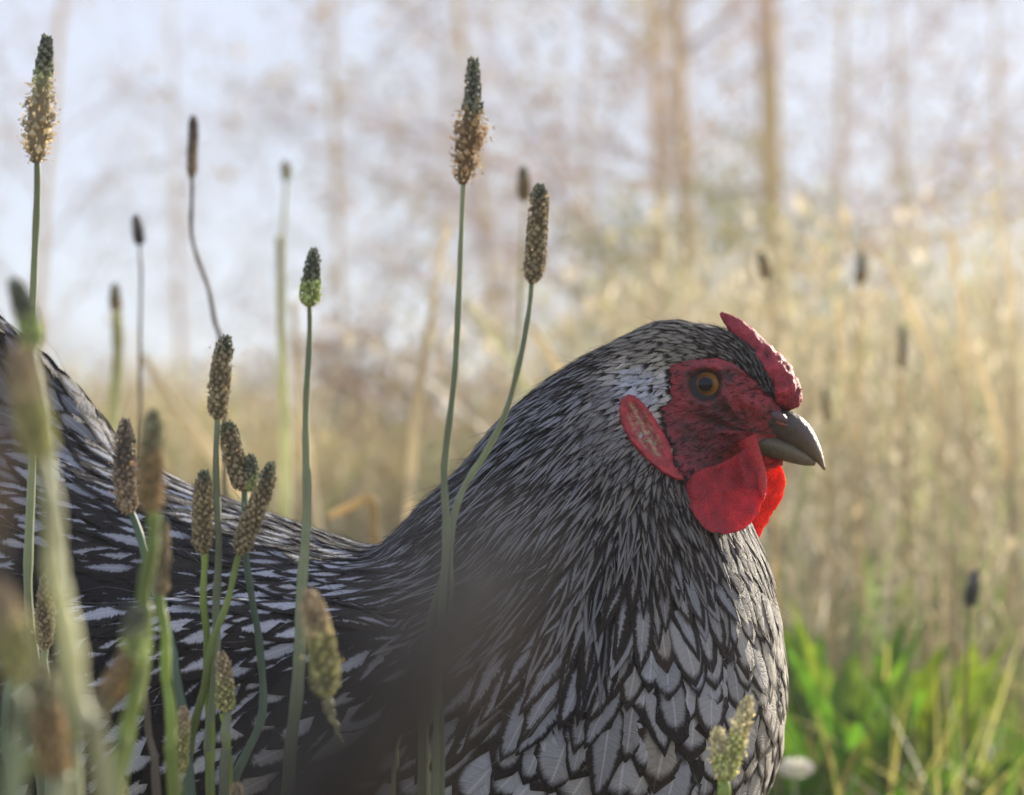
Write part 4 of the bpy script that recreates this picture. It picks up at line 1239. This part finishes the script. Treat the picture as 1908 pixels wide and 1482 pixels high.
# plantains and dry stalks beyond the hen
GB = 'blurred plantains beyond the hen'
plantain('slim brown cylinder head high on the left, on a thin crooked stem', [(357, 336), (358, 290), (360, 250), (360, 215)], 20, 1.45, 'umber',
         [(357, 334), (357, 420), (368, 480), (388, 540), (402, 600), (412, 660), (420, 900), (430, 1300)], 6, 9, 'd', group=GB)
plantain('small dark oval head floating left of the slim brown one', [(261, 458), (257, 430), (252, 400)], 21, 1.6, 'dark', [(261, 457), (262, 560), (262, 900), (262, 1300)], 4, 7, 'd', group=GB)
plantain('small olive head just left of the even cylindrical one', [(977, 376), (976, 345), (974, 310)], 24, 1.7, 'tan', [(977, 374), (968, 560), (960, 900), (955, 1300)], 4, 9, 'p', group=GB)
plantain('faint pale yellowish head high above the small pointed green one', [(533, 338), (533, 320), (532, 300)], 18, 2.1, 'pale', [(533, 336), (527, 520), (530, 800), (535, 1200)], 5, 9, 'p', group=GB)
plantain('faint golden head on a pale stalk over the back, left side', [(216, 582), (215, 560), (214, 528)], 22, 1.9, 'tan', [(217, 580), (220, 640), (212, 760), (200, 900), (190, 1200)], 18, 24, 'p', group=GB)
plantain('dark brown lone head at the far right above the green leaves', [(1806, 1132), (1812, 1100), (1818, 1062)], 25, 1.7, 'dark', [(1806, 1130), (1800, 1300), (1798, 1500)], 4, 6, 'd', group=GB)
plantain('upright dark head in the tall grass, right of the comb', [(1680, 690), (1682, 650), (1681, 605)], 16, 2.3, 'tan', [(1680, 688), (1686, 900), (1700, 1400)], 4, 6, 't', group=GB)
plantain('brown head before the sky, above the right hand tall grass', [(1602, 530), (1604, 505), (1606, 472)], 22, 2.4, 'tan', [(1602, 528), (1600, 800), (1610, 1300)], 4, 6, 't', group=GB)
plantain('olive brown head under the thickest bare trunk', [(1430, 520), (1424, 500), (1416, 470)], 20, 2.0, 'tan', [(1430, 518), (1440, 640), (1450, 1300)], 4, 6, 't', group=GB)
plantain('dark narrow head low in the grass just right of the comb', [(1542, 790), (1540, 760), (1533, 720)], 16, 2.3, 'tan', [(1542, 788), (1548, 1000), (1560, 1400)], 4, 6, 't', group=GB)
GD = 'dry stalks standing behind the hen'
bare('long tan stalk leaning right, between the two tallest plantains', [(832, 430), (800, 600), (776, 760), (762, 960), (755, 1200)], 9, 18, 2.3, 'c', group=GD)
bare('diagonal yellowish stalk falling to the right behind the grey heads', [(262, 660), (330, 760), (420, 880), (480, 960), (560, 1100)], 14, 22, 2.6, 'c', group=GD)
bare('pale green upright stalk right of the drooping dark head', [(520, 440), (526, 640), (530, 800), (532, 1010), (535, 1200)], 12, 24, 2.0, 'p', group=GD)
bare('cream stalk right behind the stem of the small pointed green head', [(545, 560), (560, 740), (578, 880), (594, 1000), (620, 1200)], 9, 18, 2.2, 'c', group=GD)
bare('short bent straw over the dip of the back', [(610, 962), (650, 945), (690, 930), (700, 1000), (705, 1200)], 14, 18, 1.7, 't', group=GD)
bare('leaning tan straw behind the nape, right of the even brown head', [(985, 600), (1010, 640), (1060, 720), (1160, 900)], 12, 18, 2.5, 'c', group=GD)
bare('pale straw curving down beside the neck', [(860, 560), (930, 640), (1000, 760), (1050, 900)], 6, 10, 2.2, 'p', group=GD)
GR = 'pale stalks in the tall grass on the right'
rs = np.random.default_rng(5)
LB = ['cream stalk nearest to the beak, leaning slightly right', 'broad pale stalk bending right in the middle of the tall grass', 'pale stalk topmost in the tall grass on the right',
      'long slanting cream straw in the right part of the tall grass', 'short pale straw just above the green leaves', 'thin pale straw near the right edge of the picture']
RP = [[(1560, 560), (1580, 800), (1600, 1000), (1620, 1300)], [(1640, 470), (1690, 560), (1740, 700), (1770, 1000), (1790, 1300)], [(1772, 430), (1790, 560), (1800, 700), (1810, 900), (1830, 1300)],
      [(1810, 640), (1850, 760), (1880, 900), (1900, 1100), (1930, 1400)], [(1700, 1040), (1740, 1120), (1800, 1230), (1850, 1400)], [(1880, 470), (1890, 640), (1885, 900), (1880, 1300)]]
for lb, pp in zip(LB, RP): bare(lb, pp, 8, 15, 2.6, 'c', group=GR)


# ------------------------------------------------------------------ broad green leaves at the lower right
def leaf(parent, base, az, el, L, W, droop, col, twist=0.0):
    n, m = 14, 7; t = np.linspace(0, 1, n)
    d = np.array([math.cos(az) * math.cos(el), math.sin(az) * math.cos(el), math.sin(el)])
    C = base + d * (t * L)[:, None]; C[:, 2] -= droop * L * t ** 2.4
    hz = np.array([-math.sin(az + twist), math.cos(az + twist), 0.0])
    T = np.gradient(C, axis=0); T /= np.linalg.norm(T, axis=1)[:, None]; N = np.cross(T, hz)
    w = W / 2 * np.sin(np.pi * np.clip(t, .0, 1) ** 1.15) ** .8 + W * .06 * (1 - t); u = np.linspace(-1, 1, m)
    wav = .07 * np.sin(t * 16 + base[0] * 90)
    V = C[:, None] + hz * (u[None] * w[:, None])[..., None] + N[:, None] * ((np.abs(u)[None] ** 1.5 * .35 + wav[:, None] * u[None]) * w[:, None])[..., None]
    F = (np.arange(n - 1)[:, None] * m + np.arange(m - 1)[None]).reshape(-1); F = np.stack([F, F + 1, F + m + 1, F + m], -1)
    V = V.reshape(-1, 3); cc = np.array(col) * (1 + .12 * np.cos(np.tile(u, n) * 9))[:, None]
    return mesh_obj('leaf', V, F, M_green, parent, True, cc)


def rosette(px, d, n, L, W, label, seed, el=(.75, 1.35), name='leafy_plant'):
    rg = np.random.default_rng(seed); x = (px - 954) / FPX * d
    r = empty(name, (x, d, 0)); tag(r, label, 'plant', 'broad leaved green plants by the hen')
    for i in range(n):
        az = i * 2.4 + rg.normal(0, .3)
        leaf(r, np.array([x, d, 0]) + rg.normal(0, .012, 3) * [1, 1, 0], az, rg.uniform(*el), L * rg.uniform(.6, 1.1), W * rg.uniform(.7, 1.2), rg.uniform(0, .25),
             np.array([.16, .28, .045]) * rg.uniform(.6, 1.3) * [rg.uniform(.8, 1.5), 1, 1], rg.normal(0, .4))
    return r


rosette(1520, 2.1, 34, .25, .038, 'broad leaved plant close right of the breast of the hen', 1)
rosette(1640, 2.2, 42, .26, .040, 'biggest clump of bright green leaves at the lower right', 2)
rosette(1790, 2.35, 20, .22, .034, 'green leaves low at the right, partly in the straw', 3)
rosette(1600, 2.8, 20, .29, .028, 'darker green leaves behind the two nearest leafy plants', 4)
rosette(1480, 2.5, 16, .27, .028, 'narrow green leaves right behind the breast of the hen', 5)
rosette(1730, 3.0, 10, .33, .028, 'taller leafy plant standing back in the straw', 6, (1.0, 1.45))


def blossom(px, py, d, w, label):
    c = np.array(P(px, py, d)); r = empty('clover_blossom', (c[0], c[1], 0)); tag(r, label, 'flower', None)
    V, F = tube(catmull([c, c - [0, 0, c[2] * .5], [c[0] + .004, c[1], 0]], 12), np.full(12, .0012), 6); mesh_obj('stem', V, F, M_stalk, r, True, np.tile(SC['g'], (len(V), 1)))
    n = 90; k = np.arange(n); z = 1 - 2 * (k + .5) / n; a = k * 2.39996; rr = np.sqrt(1 - z * z)
    D = np.stack([np.cos(a) * rr * 1.35, np.sin(a) * rr, z * .75], -1); R_ = w * d / FPX / 2
    S = np.cross(D, [0, 0, 1.0]) + 1e-6; S /= np.linalg.norm(S, axis=1)[:, None]; U = np.cross(S, D)
    V = np.stack([c + D * R_ * .3 - S * R_ * .1, c + D * R_ - S * R_ * .16, c + D * R_ * 1.1 + U * R_ * .12, c + D * R_ + S * R_ * .16], 1).reshape(-1, 3)
    mesh_obj('petals', V, np.arange(len(V)).reshape(-1, 4), M_stalk, r, False, np.tile([.78, .74, .66], (len(V), 1)))


blossom(1482, 1432, 1.75, 50, 'white round blossom low beside the breast of the hen')
